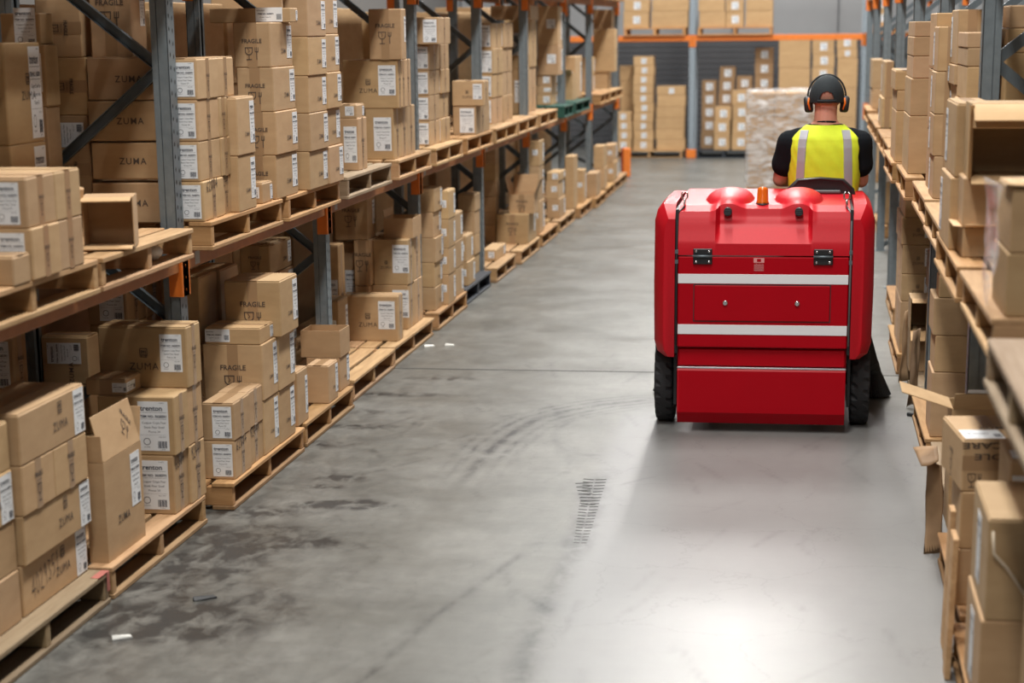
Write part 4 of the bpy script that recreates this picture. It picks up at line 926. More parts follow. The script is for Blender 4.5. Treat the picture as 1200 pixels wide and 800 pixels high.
gaping('gaping carton with torn top flaps in the right-hand rack', 0.535, .80, z0 + .001, z0 + .245, 6.80, .235, [('t', 22, .13), ('t', 48, .10), ('b', 10, .10), ('l', 10, .09)], g3)
_x = at(1060, 378, X=.585)
gaping('gaping carton with drooping flaps low in the right-hand rack', .585, .73, .345, .53, 11.01, .24, [('t', 4, .11), ('b', 24, .10)], g3)
b = MB().cbox(-.075, .075, -.15, .15, 0, .222, .005).build('cardboard_box', CARD, None, (.662, 11.165, PH)); b.color = (.8, .8, .82, 1); tag(b, 'crushed-looking carton under the gaping low one, right-hand rack', 'box', g3)
def sheet(name, pts, mat, thick=.005, label='', cat='cardboard sheet', nseg=10, amp=.012, col=(1, 1, 1), seed=0, grp=None):
    """thin warped sheet through four corners (a, b along the top, d, c along the bottom)"""
    a, b_, c_, d = [Vector(p) for p in pts]; nrm = (b_ - a).cross(d - a).normalized(); rr = np.random.RandomState(seed); ph = rr.rand(6) * 6.28
    m = MB(); n = nseg; v = []
    for side in (0, 1):
        for i in range(n + 1):
            for j_ in range(n + 1):
                u, w_ = i / n, j_ / n; p = (a * (1 - u) + b_ * u) * (1 - w_) + (d * (1 - u) + c_ * u) * w_
                p = p + nrm * (amp * (math.sin(u * 5 + ph[0]) * math.cos(w_ * 4 + ph[1]) + .6 * math.sin(w_ * 9 + ph[2] + u * 3)) + side * thick); v.append(p)
    q = lambda s, i, j_: s * (n + 1) ** 2 + i * (n + 1) + j_
    f = []
    for i in range(n):
        for j_ in range(n): f += [(q(0, i, j_), q(0, i, j_ + 1), q(0, i + 1, j_ + 1), q(0, i + 1, j_)), (q(1, i, j_), q(1, i + 1, j_), q(1, i + 1, j_ + 1), q(1, i, j_ + 1))]
        for s0, s1 in ((0, n),):
            f += [(q(0, i, 0), q(0, i + 1, 0), q(1, i + 1, 0), q(1, i, 0)), (q(0, i, n), q(1, i, n), q(1, i + 1, n), q(0, i + 1, n)), (q(0, 0, i), q(1, 0, i), q(1, 0, i + 1), q(0, 0, i + 1)), (q(0, n, i), q(0, n, i + 1), q(1, n, i + 1), q(1, n, i))]
    m.add(v, f, 0, True); o = m.build(name, mat); o.color = (*col, 1)
    return tag(o, label, cat, grp)
# film hanging on the wrapped right-hand cartons
r1 = [c for c in CARTONS if c.key == 'r1']
zt, zb = max(c.hi[2] for c in r1), min(c.lo[2] for c in r1); xf = min(c.lo[0] for c in r1); yn = min(c.lo[1] for c in r1); yf_ = max(c.hi[1] for c in r1)
sheet('stretch_film', ((xf - .02, yn - .02, zt + .006), (xf - .025, yf_, zt + .006), (xf - .03, yf_, zb + .02), (xf - .045, yn - .02, zb + .03)), FILM2, .002, 'torn wrinkled clear film hanging over the right-hand cartons', 'plastic film', 14, .010, seed=4)
sheet('cardboard_sheet', ((xf - .008, yn - .012, zt + .012), (xf + .17, yn - .012, zt + .010), (xf + .17, yn + .2, zt + .010), (xf - .008, yn + .2, zt + .012)), CARD, .004, 'pale cardboard sheet lying on top of the film-wrapped cartons', 'cardboard sheet', 6, .002, (1.25, 1.25, 1.22), 2)
# leaning torn sheets by the floor pallet, pallet stood on edge, black bar
A = lambda x, y, X: at(x, y, X=X)
sheet('cardboard_sheet', (A(1084, 540, .49), A(1103, 545, .545), (.555, 7.55, .004), (.49, 7.50, .004)), CARD, .006, 'torn brown cardboard sheet leaning on the right-hand floor pallet', 'cardboard sheet', 8, .006, (.62, .58, .57), 5)
sheet('cardboard_sheet', (A(1070, 524, .46), A(1097, 521, .53), A(1100, 541, .53), A(1079, 545, .46)), CARD, .004, 'small bent cardboard flap sticking out above the leaning sheet', 'cardboard sheet', 5, .004, (.8, .75, .72), 6)
for k, (x, y, X, l) in enumerate(((1058, 410, .565, 'first torn grey cardboard strip beside the low gaping carton'), (1068, 425, .575, 'second torn grey cardboard strip beside the low gaping carton'))):
    p = at(x, y, X=X); sheet('cardboard_sheet', ((X, p[1], .42), (X + .05, p[1] + .02, .43), (X + .04, p[1] + .03, .03), (X - .01, p[1], .004)), CARD, .005, l, 'cardboard sheet', 7, .016, (.75 - .15 * k, .74 - .14 * k, .78 - .1 * k), 20 + k)
p = at(1070, 488, z=0); b = MB().cbox(-.035, .055, -.008, .008, 0, .02, .004).box(.03, .05, -.02, .02, 0, .012).build('plastic_bar', DARK, None, (p[0], p[1], 0), (0, 0, -.5)); tag(b, 'black plastic bar lying on the floor beside the right-hand pallets', 'plastic bar')
for k, (y, h, X) in enumerate(((6.03, .455, .486), (6.17, .43, .494), (6.34, .47, .498))):
    o = MB().cbox(-.009, .009, -.045, .045, 0, h, .002).build('wooden_board', WOOD, None, (X - .012, y, .002), (0, .02, 0)); o.color = (1.1, 1.08, 1.05, 1)
    tag(o, f'loose wooden board standing upright by the right-hand cartons, {ordn[k]} from the camera', 'board', 'loose boards')
st_ = [c for c in CARTONS if c.key == 'r14']
yn = min(c.lo[1] for c in st_); xl_ = min(c.lo[0] for c in st_); zt = max(c.hi[2] for c in st_)
m = MB(); m.tube([(xl_ + .02, yn - .006, zt - .03), (xl_ + .024, yn - .014, zt - .09), (xl_ + .06, yn - .006, zt - .13), (xl_ + .15, yn - .005, zt - .26)], .004, 6)
tag(m.build('strap', RAW), 'loose pale strap hanging down the big blurred carton', 'strap')
# cartons packed in front of / beside the big one at the frame edge
for (x0, x1, y0, y1, z0_, z1_, l, cl) in ((.545, .70, 4.62, 4.93, 0.001, .28, 'reddish low carton in front of the big blurred one', (.85, .68, .60)), (.60, .80, 4.945, 5.165, 0.001, .62, 'narrow carton at the frame edge beside the big blurred one', (.95, .95, .95)), (.62, .84, 5.85, 6.2, PH, .735, 'carton with white top label behind the big blurred one', (1, 1, 1))):
    o = MB().cbox(-(x1 - x0) / 2, (x1 - x0) / 2, -(y1 - y0) / 2, (y1 - y0) / 2, 0, z1_ - z0_, .005).build('cardboard_box', CARD, None, ((x0 + x1) / 2, (y0 + y1) / 2, z0_)); o.color = (*cl, 1); tag(o, l, 'box', g3)
    if 'label' in l:
        o['_d'] = (x1 - x0, y1 - y0, z1_ - z0_); face(o, -1, 't', PR['wide'], .34, .3, .13, .22); face(o, -1, 'n', PR['wide'], .3, .85, .12, .2); del o['_d']
# scraps
for (x, y, L, W_, rz, mt, l) in ((503, 406, .07, .035, .4, WHITEP, 'white paper scrap on the floor, nearer the pallet row'), (527, 405, .06, .03, -.2, WHITEP, 'white paper scrap on the floor, farther from the pallets'), (240, 702, .09, .025, .6, DARK, 'dark plastic shred on the floor in the near corner'), (143, 748, .07, .02, .5, WHITEP, 'pale scrap on the floor beside the red-dabbed pallet'), (350, 530, .03, .02, .2, WHITEP, 'tiny white chip at the pallet foot')):
    p = at(x, y, z=0); q = [(-L / 2, -W_ / 2, 0), (L / 2, -W_ / 3, 0), (L / 2.3, W_ / 2, 0), (-L / 3, W_ / 2.2, 0), (-L / 2, 0, 0)]
    o = MB().rings([q, [(a * .95, b * .95, .003 + .003 * k) for k, (a, b, _) in enumerate(q)]], smooth=False).build('scrap', mt, None, (p[0], p[1], .0006), (0, 0, rz)); tag(o, l, 'scrap')
p = at(208, 297, X=-2.47); o = MB().ell((0, 0, .028), (.035, .06, .028), 12, 6).build('plastic_scrap', WHITEP, None, (-2.53, 7.42, Z1 + .020)); tag(o, 'crumpled white plastic stuffed in the bare front pallet', 'scrap')
for v in o.data.vertices: v.co = v.co + Vector((random.uniform(-.006, .006), random.uniform(-.008, .008), random.uniform(0, .008)))

# ------------------------------------------------------------------ far cross rack
YF = 31.3
fx = lambda px, py=100: at(px, py, Y=YF)[0]
fz = lambda py, px=811: at(px, py, Y=YF)[2]
NOD_F = [(0.1, .6), (1.1, .6), (1.1, 1.6), (2.1, 1.6), (2.1, 2.6), (3.1, 2.6)]
FXP = [fx(811) - 2.55, fx(811), fx(1012.5), fx(1012.5) + 2.55]
pf = frame_proto(4.2, POST_F, NOD_F, '')
for i, x in enumerate(FXP):
    o = pf if i == 0 else copy_tree(pf)
    o.location = (x, YF, 0); o.rotation_euler = (0, 0, -PI / 2); tag(o, f'pale grey perforated rack upright, {ordn[i]} of the cross rack at the end', 'rack upright', 'uprights of the cross rack')
    if i in (1,):
        g = tag(empty('post_guard', (x, YF - .075, 0)), 'small orange post guard at foot of the middle cross-rack upright', 'post guard'); MB().cbox(-.06, .06, -.02, 0, 0.004, .14, .006).build('guard_face', ORANGE, g)
        for sx in (-1, 1): MB().cbox(*sorted((sx * .06, sx * .075)), -.02, .06, 0.004, .14, .004).build('guard_side', ORANGE, g)
ZF = 1.87
for lv, z in ((0, ZF), (1, 3.35)):
    for i in range(3):
        for k in (0, 1):
            o = beam_proto('rack_beam', FXP[i + 1] - FXP[i], .085, ORANGE); o.rotation_euler = (0, 0, -PI / 2 if k == 0 else PI / 2); o.location = (FXP[i] if k == 0 else FXP[i + 1], YF - .002 if k == 0 else YF + DEP + .002, z)
            tag(o, f'bright orange {"upper" if lv else "lower"} {"rear" if k else "front"} beam, bay {ordn[i]} of the cross rack', 'rack beam', 'beams of the cross rack')
def far_pallet(x0, x1, z, label, tint, plastic=None):
    o = pallet(x0, x1, 0, -1, z, label, tint, 'pallets in the cross rack', .8, plastic); o.rotation_euler = (0, 0, -PI / 2); o.location = ((x0 + x1) / 2, YF - .06, z); return o
far_pallet(fx(731), fx(803), ZF, 'orange-tinted pallet on the lower beam nearest the long rack, cross rack', (1.15, .95, .75))  # wood tinted towards orange
far_pallet(fx(817), fx(904), ZF, 'orange-tinted pallet on the beam beyond the driver, cross rack', (1.15, .95, .75))
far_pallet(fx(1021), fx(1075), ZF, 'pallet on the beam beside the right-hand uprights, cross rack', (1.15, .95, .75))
far_pallet(fx(722), fx(801), 0, 'pale pallet on the ground under two white-labelled stacks, cross rack', PALE)
far_pallet(fx(817), fx(882), 0, 'black pallet on the ground under dim labelled stacks, cross rack', (1, 1, 1), BLACKP)
far_pallet(fx(886), fx(948), 0, 'pallet on the ground hidden behind the film-wrapped load, cross rack', WARM)
far_pallet(fx(949), fx(1006), 0, 'pallet on the ground beyond the driver, cross rack', WARM)
GF = 'cartons in the cross rack at the end of the aisle'
def far_stack(x0, x1, ys, base, phrase, lab=True, yoff=0.0, dep=.35, cols=1, colr=(1.12, 1.08, 1.0)):
    X0, X1 = fx(x0), fx(x1); ztop = [base] + [solveZ(y, X0, YF + yoff) for y in ys]; n = len(ztop) - 1
    for i in range(n):
        for j_ in range(cols):
            a, b_ = X0 + (X1 - X0) * j_ / cols + .003, X0 + (X1 - X0) * (j_ + 1) / cols - .003; h = ztop[i + 1] - ztop[i] - .002; jx = random.uniform(-.012, .012) * (cols == 1)
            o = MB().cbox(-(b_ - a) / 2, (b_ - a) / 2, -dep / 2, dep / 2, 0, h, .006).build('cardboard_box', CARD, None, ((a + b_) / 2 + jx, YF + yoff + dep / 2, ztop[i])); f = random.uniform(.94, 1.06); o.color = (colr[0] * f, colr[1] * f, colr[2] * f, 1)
            if lab is True or (isinstance(lab, (set, tuple)) and (i in lab)):
                o['_d'] = (b_ - a, dep, h); q = min(h * .58, .11); face(o, 1, 'n', PR['small'], .52, .5, q * .95, q, off=.001); del o['_d']
            ln, cn = level_name(i, n), colname(j_, cols).replace('nearer', 'first').replace('farther', 'second')
            pp = [q for q in (ln, cn) if q]; tag(o, (', '.join(pp) + ' carton, ' if pp else '') + phrase, 'box', GF)
    return ztop[-1]
FP = PH + .001
far_stack(742, 766, (164, 153, 142.5, 132, 121, 110, 99, 88, 77, 66), FP, 'tall white-labelled stack of the cross rack')
far_stack(721.5, 741, (164, 153, 142, 131), FP, 'short white-labelled stack beside the orange guard', yoff=-.04)
far_stack(723, 741, (130, 112, 95, 77), FP, 'plain stack behind the short labelled one', False, .42, .3)
far_stack(769, 803, (163, 151, 138, 125, 112, 101), FP, 'broad plain stack left of the perforated upright', (5,), .02)
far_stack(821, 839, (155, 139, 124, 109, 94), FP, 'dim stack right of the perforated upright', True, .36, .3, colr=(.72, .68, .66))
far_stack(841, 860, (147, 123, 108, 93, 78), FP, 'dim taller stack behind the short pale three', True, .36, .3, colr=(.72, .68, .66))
far_stack(838, 857, (157, 141, 125), FP, 'short pale stack on the black pallet', True, -.03, .34)
far_stack(859, 880, (157, 140, 123, 106), FP, 'pale labelled stack beside the wrapped load', True, -.03, .34)
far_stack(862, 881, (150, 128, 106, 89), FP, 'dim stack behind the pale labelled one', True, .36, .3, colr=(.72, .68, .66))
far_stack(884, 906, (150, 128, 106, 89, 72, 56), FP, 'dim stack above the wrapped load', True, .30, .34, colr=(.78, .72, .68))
far_stack(912, 949, (145, 110, 80, 46), FP, 'broad plain stack behind the driver', False, .0)
far_stack(951, 977, (160, 143, 127, 111, 95, 79, 63, 46), FP, 'labelled stack directly above the driver', True, .0)
far_stack(980, 1004, (165, 138, 103, 68, 57, 43), FP, 'mixed stack by the far perforated upright', (4, 5), .0)
ZB = ZF + PH + .001
far_stack(731, 761, (14, -1), ZB, 'labelled pair over the orange beam', True)
far_stack(763, 806, (13, -1), ZB, 'plain pair over the orange beam', False)
far_stack(818, 849, (13.5, -1), ZB, 'plain pair on the second beam pallet', False)
far_stack(850, 871, (14, -1), ZB, 'labelled pair on the second beam pallet', True)
far_stack(872, 904, (13, -1), ZB, 'broad plain pair on the second beam pallet', False)
far_stack(1022, 1040, (12, -3), ZB, 'pair beside the far right-hand uprights', True)

# ------------------------------------------------------------------ film-wrapped load ahead of the driver
WY, WX0, WX1 = 24.0, -.725, .23
p0 = pallet(0, WX1 - WX0, 0, -1, 0, 'pallet under the film-wrapped load beside the driver', WARM, 'pallets in the aisle', .8); p0.rotation_euler = (0, 0, -PI / 2); p0.location = ((WX0 + WX1) / 2, WY, 0)
hh = (1.225 - FP) / 4
for i in range(4):
    for j_ in range(3):
        for k in range(1):
            w_ = (WX1 - WX0 - .04) / 3; x = WX0 + .02 + w_ * (j_ + .5)
            o = MB().cbox(-w_ / 2 + .002, w_ / 2 - .002, -.385, .385, 0, hh - .002, .006).build('cardboard_box', CARD, None, (x, WY + .40, FP + hh * i)); f = random.uniform(.9, 1.1); o.color = (f, f * .97, f * .93, 1)
            tag(o, f'{level_name(i, 4)} layer, {["first", "second", "third"][j_]} carton inside the film-wrapped load', 'box', 'cartons inside the wrapped load')
m = MB(); R = []
rr = np.random.RandomState(5)
for iz in range(29):
    z = FP + .002 + (1.245 - FP) * iz / 28; ring_ = []
    for (xa_, ya_, xb_, yb_, n) in ((WX0, WY, WX1, WY, 22), (WX1, WY, WX1, WY + .80, 14), (WX1, WY + .80, WX0, WY + .80, 12), (WX0, WY + .80, WX0, WY, 14)):
        for k in range(n):
            u = k / n; o_ = .010 + .008 * math.sin(iz * 1.1 + u * 5) + rr.rand() * .010
            nx_, ny_ = (yb_ - ya_), -(xb_ - xa_); L = math.hypot(nx_, ny_); ring_.append((xa_ + (xb_ - xa_) * u + nx_ / L * o_, ya_ + (yb_ - ya_) * u + ny_ / L * o_, z))
    R.append(ring_)
m.rings(R, 0, False, True); n_ = len(R[0]); o_ = len(m.v); m.v += R[-1]; m.v += [(x * .9 + (WX0 + WX1) / 2 * .1, y * .9 + (WY + .4) * .1, 1.252 + rr.rand() * .012) for x, y, z in R[-1]]
m.f += [(o_ + k, o_ + (k + 1) % n_, o_ + n_ + (k + 1) % n_, o_ + n_ + k) for k in range(n_)] + [tuple(o_ + n_ + k for k in range(n_))]; m.m += [0] * (n_ + 1); m.sm += [True] * (n_ + 1)
tag(m.build('stretch_film', FILM), 'shiny clear film wound around the load beside the driver', 'plastic film')

# tilted carton in the near bay
o = MB().cbox(-.10, .10, -.17, .17, 0, .24, .005).build('cardboard_box', CARD, None, (-2.73, 6.70, UP0 + .012), (0, .20, 0)); o.color = (1.02, .99, .95, 1); o['_d'] = (.20, .34, .24)
face(o, 1, 'n', PR['icons'], .5, .62, .10, .10); del o['_d']; tag(o, 'tilted carton slumping sideways behind the near labelled stack', 'box', g1)
# ------------------------------------------------------------------ ride-on sweeper
MX, MY = -0.2045, 9.80
sw = tag(empty('ride_on_sweeper', (MX, MY, 0)), 'red ride-on floor sweeper seen from behind in the aisle', 'cleaning machine')
HW = 0.421          # half width of the centre section
def smooth(t): t = max(0, min(1, t)); return t * t * (3 - 2 * t)
def hood_profile(x):
    """(y, z) points from the seam up over the top, for one x"""
    a = smooth((abs(x + .0) - .218) / .022)     # 0 in the recess, 1 outside
    lerp = lambda p, q: (p[0] + (q[0] - p[0]) * a, p[1] + (q[1] - p[1]) * a)
    B = [(0, .897), (.0, .955), (.075, 1.040), (.088, 1.066), (.096, 1.080), (.108, 1.118), (.15, 1.136), (.6, 1.150), (.95, 1.150)]
    A = [(0, .897), (.0, .955), (.022, 1.015), (.034, 1.052), (.044, 1.078), (.058, 1.108), (.13, 1.134), (.6, 1.150), (.95, 1.150)]
    return [lerp(p, q) for p, q in zip(B, A)]
m = MB(); nxs = 120; R = []
xsv = [-HW + 2 * HW * i / nxs for i in range(nxs + 1)]
def bump(x, y, z, k):
    # two domes, and the low arch over each port in front of them
    add = 0; push = 0
    for cx in (-.178, .168):
        q = 1 - ((x - cx) / .120) ** 2 - ((y - .36) / .26) ** 2
        if q > 0: add = max(add, .056 * math.sqrt(q) * smooth((y - .10) / .06))
        q = 1 - ((x - cx) / .092) ** 2
        if q > 0: add = max(add, .026 * q * q * smooth((z - 1.06) / .05) * (1 - smooth((y - .16) / .08))); push = max(push, .007 * q * smooth((z - 1.045) / .02) * (1 - smooth((y - .11) / .05)))
    return add, push
for x in xsv:
    pr_ = hood_profile(x); fine = []
    for (p, q, n, k) in zip(pr_[:-1], pr_[1:], [1, 4, 3, 4, 4, 6, 30, 3], range(8)):
        for i in range(n): fine.append((p[0] + (q[0] - p[0]) * i / n, p[1] + (q[1] - p[1]) * i / n, k))
    fine.append((*pr_[-1], 8)); row = []
    for (y, z, k) in fine:
        ad_, pu = bump(x, y, z, k); row.append((x, y - pu, z + ad_))
    R.append(row)
nr = len(R[0])
m.v += [p for r_ in R for p in r_]
m.f += [(i * nr + j_, (i + 1) * nr + j_, (i + 1) * nr + j_ + 1, i * nr + j_ + 1) for i in range(nxs) for j_ in range(nr - 1)]
k0 = len(m.f); o_ = len(m.v)
for i in (0, nxs):   # side cheeks
    b0 = len(m.v); m.v += R[i] + [(R[i][0][0], .95, .897)]; m.f.append(tuple(range(b0, b0 + nr + 1)))
m.m += [0] * len(m.f); m.sm += [True] * k0 + [False] * (len(m.f) - k0)
hood = m.build('hood', RED, sw)
for e in [hood]:
    e.data.set_sharp_from_angle(angle=math.radians(24)) if hasattr(e.data, 'set_sharp_from_angle') else None
for cx in (-.180, .170):
    t = MB(); t.tube([(cx, .058, 1.105), (cx, .090, 1.108)], [.020, .020], 20); t.build('round_port', DARK, sw)
    q = sw.children[-1]
    for k in (-1, 0, 1): MB().box(cx - .014, cx + .014, .055, .059, 1.105 + k * .009 - .002, 1.105 + k * .009 + .002).build('slat', plain('port_slat_%d_%d' % (cx > 0, k), (.06, .07, .08), .4), q)
# side pods
def pod(sx):
    m = MB(); R = []
    def sec(y, ox, top, bot):   # outer x, top z, bottom z
        I = .4365; W_ = ox - I; pts = [(I, bot), (I + W_ * .45, bot), (I + W_ * .82, bot + .03), (I + W_ * .97, bot + .085), (ox, .75), (I + W_ * .97, top - .085), (I + W_ * .84, top - .03), (I + W_ * .58, top), (I, top)]
        return [(sx * x, y, z) for x, z in pts]
    S = [(0.0, .492, 1.075, .392), (.004, .498, 1.082, .384), (.075, .540, 1.140, .375), (.095, .546, 1.147, .372), (.5, .548, 1.150, .372), (.95, .546, 1.140, .38), (1.02, .49, 1.08, .42)]
    for (y, ox, t, b_) in S: R.append(sec(y, ox, t, b_) if sx < 0 else sec(y, ox, t, b_)[::-1])
    m.rings(R, 0, True, True); o = m.build('side_pod', RED, sw)
    if hasattr(o.data, 'set_sharp_from_angle'): o.data.set_sharp_from_angle(angle=math.radians(28))
pod(-1); pod(1)
# black strips that paint in the shade of the gaps behind the seams
for sx in (-1, 1): MB().box(*sorted((sx * .4215, sx * .436)), .03, .95, .40, 1.12).build('gap_shade', DARK, sw)
# rear door with panel, tapes, locks, hinges
door = MB().cbox(-HW, HW, 0, .06, .435, .891, .006).build('rear_door', REDM, sw)
for z0, z1_ in ((.757, .804), (.502, .551)): MB().cbox(-HW + .002, HW - .002, -.0025, .001, z0, z1_, .001).build('reflective_tape', REFLEX, door)
MB().box(-.342, .336, -.0012, .0, .566, .753).build('panel_seam', DARK, door)
pan = MB().cbox(-.338, .332, -.007, .0, .570, .749, .004).build('access_panel', REDM, door)
for cx in (-.183, .172): MB().tube([(cx, -.004, .662), (cx, -.013, .662), (cx, -.016, .662)], [.014, .013, .009], 16).build('lock', CHROME, door)
lab = MB(); lab.box(-.026, .026, -.0012, 0, .862, .885)
put_text(lab, 'CAUTION', 0, .851, .010, 0); 
for k in range(4): bar(lab, -.024, .024, .846 - k * .008, .849 - k * .008, 0)
lab.box(-.010, .010, -.0016, -.0011, .866, .881, 1); lab.build('warning_decal', [plain('faded_pink_print', (.72, .30, .30), .5), REDM], door, (-.02, -.0004, 0))
for cx in (-.298, .294):
    h = MB().cbox(cx - .047, cx + .047, -.010, .006, .899, .930, .003).cbox(cx - .047, cx + .047, -.010, .0, .853, .888, .003).build('hinge', VINYL, sw)
    MB().tube([(cx - .048, -.013, .8935), (cx + .048, -.013, .8935)], .0065, 10).build('hinge_pin', STEEL_D, h)
    for bx in (-.032, .032):
        for bz in (.917, .866): MB().tube([(cx + bx, -.009, bz), (cx + bx, -.014, bz), (cx + bx, -.016, bz)], [.0075, .0065, .003], 10).build('bolt', CHROME, h)
# dark recess, lid, lower apron
MB().box(-HW, HW, .055, .075, .33, .437).build('recess_panel', REDM, sw)
MB().cbox(-HW + .006, HW - .006, .022, .05, .338, .426, .006).build('dust_flap', REDM, sw)
MB().cbox(-HW, HW, .004, .05, .326, .336, .002).build('edge_strip', CHROME, sw)
m = MB(); sec = [(.0, .326), (-.006, .318), (-.008, .105), (.03, .045), (.07, .05), (.07, .326)]
m.rings([[(x, y, z) for y, z in sec] for x in (-HW + .002, HW - .002)], 0, True, False); m.build('rear_apron', REDM, sw)
MB().cbox(-HW + .004, -HW + .010, -.0095, -.002, .11, .32, .001).build('edge_strip', RED, sw)
# chassis, deck, nose, seat, steering
MB().cbox(-.36, .36, .08, 1.7, .16, .42, .03).build('chassis', DARK, sw)
MB().cbox(-.42, .42, 1.02, 1.75, .42, .47, .01).build('foot_deck', DARK, sw)
m = MB(); m.rings([[(x * s_, 1.55 + y, z) for x, y, z in ((-.40, 0, .47), (.40, 0, .47), (.36, .06, .86), (-.36, .06, .86))] if 0 else [(x, y, z) for x in (-.40 * s_, .40 * s_) for (y, z) in ((1.58, .47), (1.66, .88), (1.86, .70), (1.92, .30))] for s_ in (1,)] , 0, False)
m = MB(); prof = [(1.58, .42), (1.64, .86), (1.72, .90), (1.88, .68), (1.95, .28), (1.9, .2), (1.6, .2)]
m.rings([[(x, y, z) for y, z in prof] for x in (-.46, -.44, .44, .46)], 0, True, False); m.build('front_cowl', RED, sw)
col = MB().tube([(.295, 1.62, .88), (.295, 1.40, 1.02)], .03, 12).build('steering_column', DARK, sw)
SWX = .295 
ringp = [(SWX + .165 * math.cos(t), 1.38 + .165 * math.sin(t) * .86, 1.03 + .165 * math.sin(t) * .45) for t in [2 * PI * k / 32 for k in range(33)]]
m = MB().tube(ringp, .012, 8, cap=False)
for k in (0, 11, 21): m.tube([(SWX, 1.39, 1.02), ringp[k]], .009, 6)
m.build('steering_wheel', DARK, sw)
# seat
SX = .275
m = MB(); S = [(-.175, .90), (-.172, 1.06), (-.150, 1.165), (-.105, 1.213), (0, 1.222), (.105, 1.213), (.150, 1.165), (.172, 1.06), (.175, .90)]
m.rings([[(SX + x * f * 1.14, y, .9 + (z - .9) * g * 1.04) for x, z in S] for (y, f, g) in ((.62, .90, .96), (.60, 1.0, .99), (.625, 1.02, 1.0), (.665, 1.0, 1.0), (.70, .93, .96))], 0, True, True, False if 0 else True)
sb = m.build('seat_backrest', VINYL, sw)
MB().cbox(SX - .085, SX + .105, .586, .602, 1.152, 1.172, .006).build('grip_slot', plain('worn_grey_vinyl', (.10, .10, .105), .3), sb)
MB().cbox(SX - .21, SX + .21, .66, 1.10, .78, .90, .035).build('seat_cushion', VINYL, sw)
MB().cbox(SX - .17, SX + .17, .66, 1.05, .42, .78, .01).build('seat_box', DARK, sw)
# beacon
bc = MB().tube([(-.012, .17, 1.128), (-.012, .17, 1.140)], .034, 20).build('beacon_base', DARK, sw)
m = MB(); R = []
for z, r in ((1.140, .030), (1.146, .030), (1.150, .0275), (1.205, .0255), (1.216, .022), (1.220, .012)):
    R.append([(-.012 + (r + (.0012 if k % 2 else 0)) * math.cos(2 * PI * k / 32), .17 + (r + (.0012 if k % 2 else 0)) * math.sin(2 * PI * k / 32), z) for k in range(32)])
m.rings(R, 0, True, True); m.build('beacon_lens', AMBER, bc)
# latch hooks and straps
for cx in (-.396, .402):
    hk = MB().tube([(cx, .10, 1.125), (cx, .095, 1.165)], .006, 8).tube([(cx, .095, 1.160), (cx - .014, .095, 1.172), (cx - .014, .095, 1.192), (cx - .006, .095, 1.202)], .0045, 8).tube([(cx, .095, 1.160), (cx + .014, .095, 1.172), (cx + .014, .095, 1.192), (cx + .006, .095, 1.202)], .0045, 8).build('latch_hook', CHROME, sw)
    xs_ = math.copysign(.4275, cx)
    MB().tube([(cx, .10, 1.13), (xs_, .045, 1.10), (xs_, .026, 1.04), (xs_, -.003, .90), (xs_, -.003, .45)], .0048, 8).build('tension_cord', DARK if cx < 0 else plain('grey_cord', (.16, .16, .17), .4), sw)
    for zz in (.905, .855): MB().box(xs_ - .008, xs_ + .008, -.008, .0, zz, zz + .02).build('clip', STEEL_D, sw)
# wheels
def wheel(sx):
    cx = sx * .497; r = empty('wheel', (cx, .34, .235)); r.parent = sw
    m = MB(); n = 72; W_ = .048; prof = [(-W_, .86), (-W_ * .98, .95), (-W_ * .80, 1.0), (-.012, 1.005), (.012, 1.005), (W_ * .80, 1.0), (W_ * .98, .95), (W_, .86), (W_ * .9, .62), (-W_ * .9, .62)]
    R = []
    for k in range(n):
        a = 2 * PI * k / n; ring_ = []
        for q, (x, f) in enumerate(prof):
            lug = ((k + (1 if x > 0 else 0)) % 3 == 0)
            rad = .235 * f * (.93 if (lug and f > .9 and abs(x) > .013) else 1); ring_.append((x, rad * math.cos(a), rad * math.sin(a)))
        R.append(ring_)
    m.rings(R + [R[0]], 0, False, False); m.build('tyre', RUBBER, r)
    MB().tube([(-.03, 0, 0), (.03, 0, 0)], .145, 24).build('hub', STEEL_D, r)
    MB().tube([(-sx * .03, 0, 0), (-sx * .14, 0, 0)], .035, 12).build('axle', DARK, r)
wheel(-1); wheel(1)
for sx in (-1, 1): MB().box(*sorted((sx * .43, sx * .445)), .12, .9, .12, .40).build('inner_guard', DARK, sw)
# side brush with its skirt, showing behind the wheels
m = MB(); m.add([(.56, .95, .40), (.615, 1.0, .21), (.60, 1.05, .15), (.54, .95, .16), (.56, .965, .40), (.615, 1.015, .21), (.60, 1.065, .15), (.54, .965, .16)], [(0, 1, 2, 3), (7, 6, 5, 4), (0, 4, 5, 1), (1, 5, 6, 2), (2, 6, 7, 3), (3, 7, 4, 0)]); m.build('rubber_skirt', RUBBER, sw)
for sx, rx in ((1, .57), (-1, .50)):
    m = MB(); m.tube([(sx * rx, 1.1, .20), (sx * rx, 1.1, .13)], [.05, .07], 16)
    for k in range(60):
        a = 2 * PI * k / 60; m.tube([(sx * rx + .065 * math.cos(a), 1.1 + .065 * math.sin(a), .13), (sx * rx + .12 * math.cos(a), 1.1 + .12 * math.sin(a), .012)], .006, 4, cap=False)
    m.build('side_brush', DARK, sw)
MB().tube([(0, 0, 0), (0, 0, 0.001)], .01, 6)
for sx in (-.30, .30):
    c_ = empty('caster', (sx, 1.55, .12)); c_.parent = sw; MB().tube([(-.03, 0, 0), (.03, 0, 0)], .12, 24).build('tyre', RUBBER, c_)
    MB().box(-.045, -.037, -.03, .03, -.02, .2).box(.037, .045, -.03, .03, -.02, .2).build('fork', STEEL_D, c_)

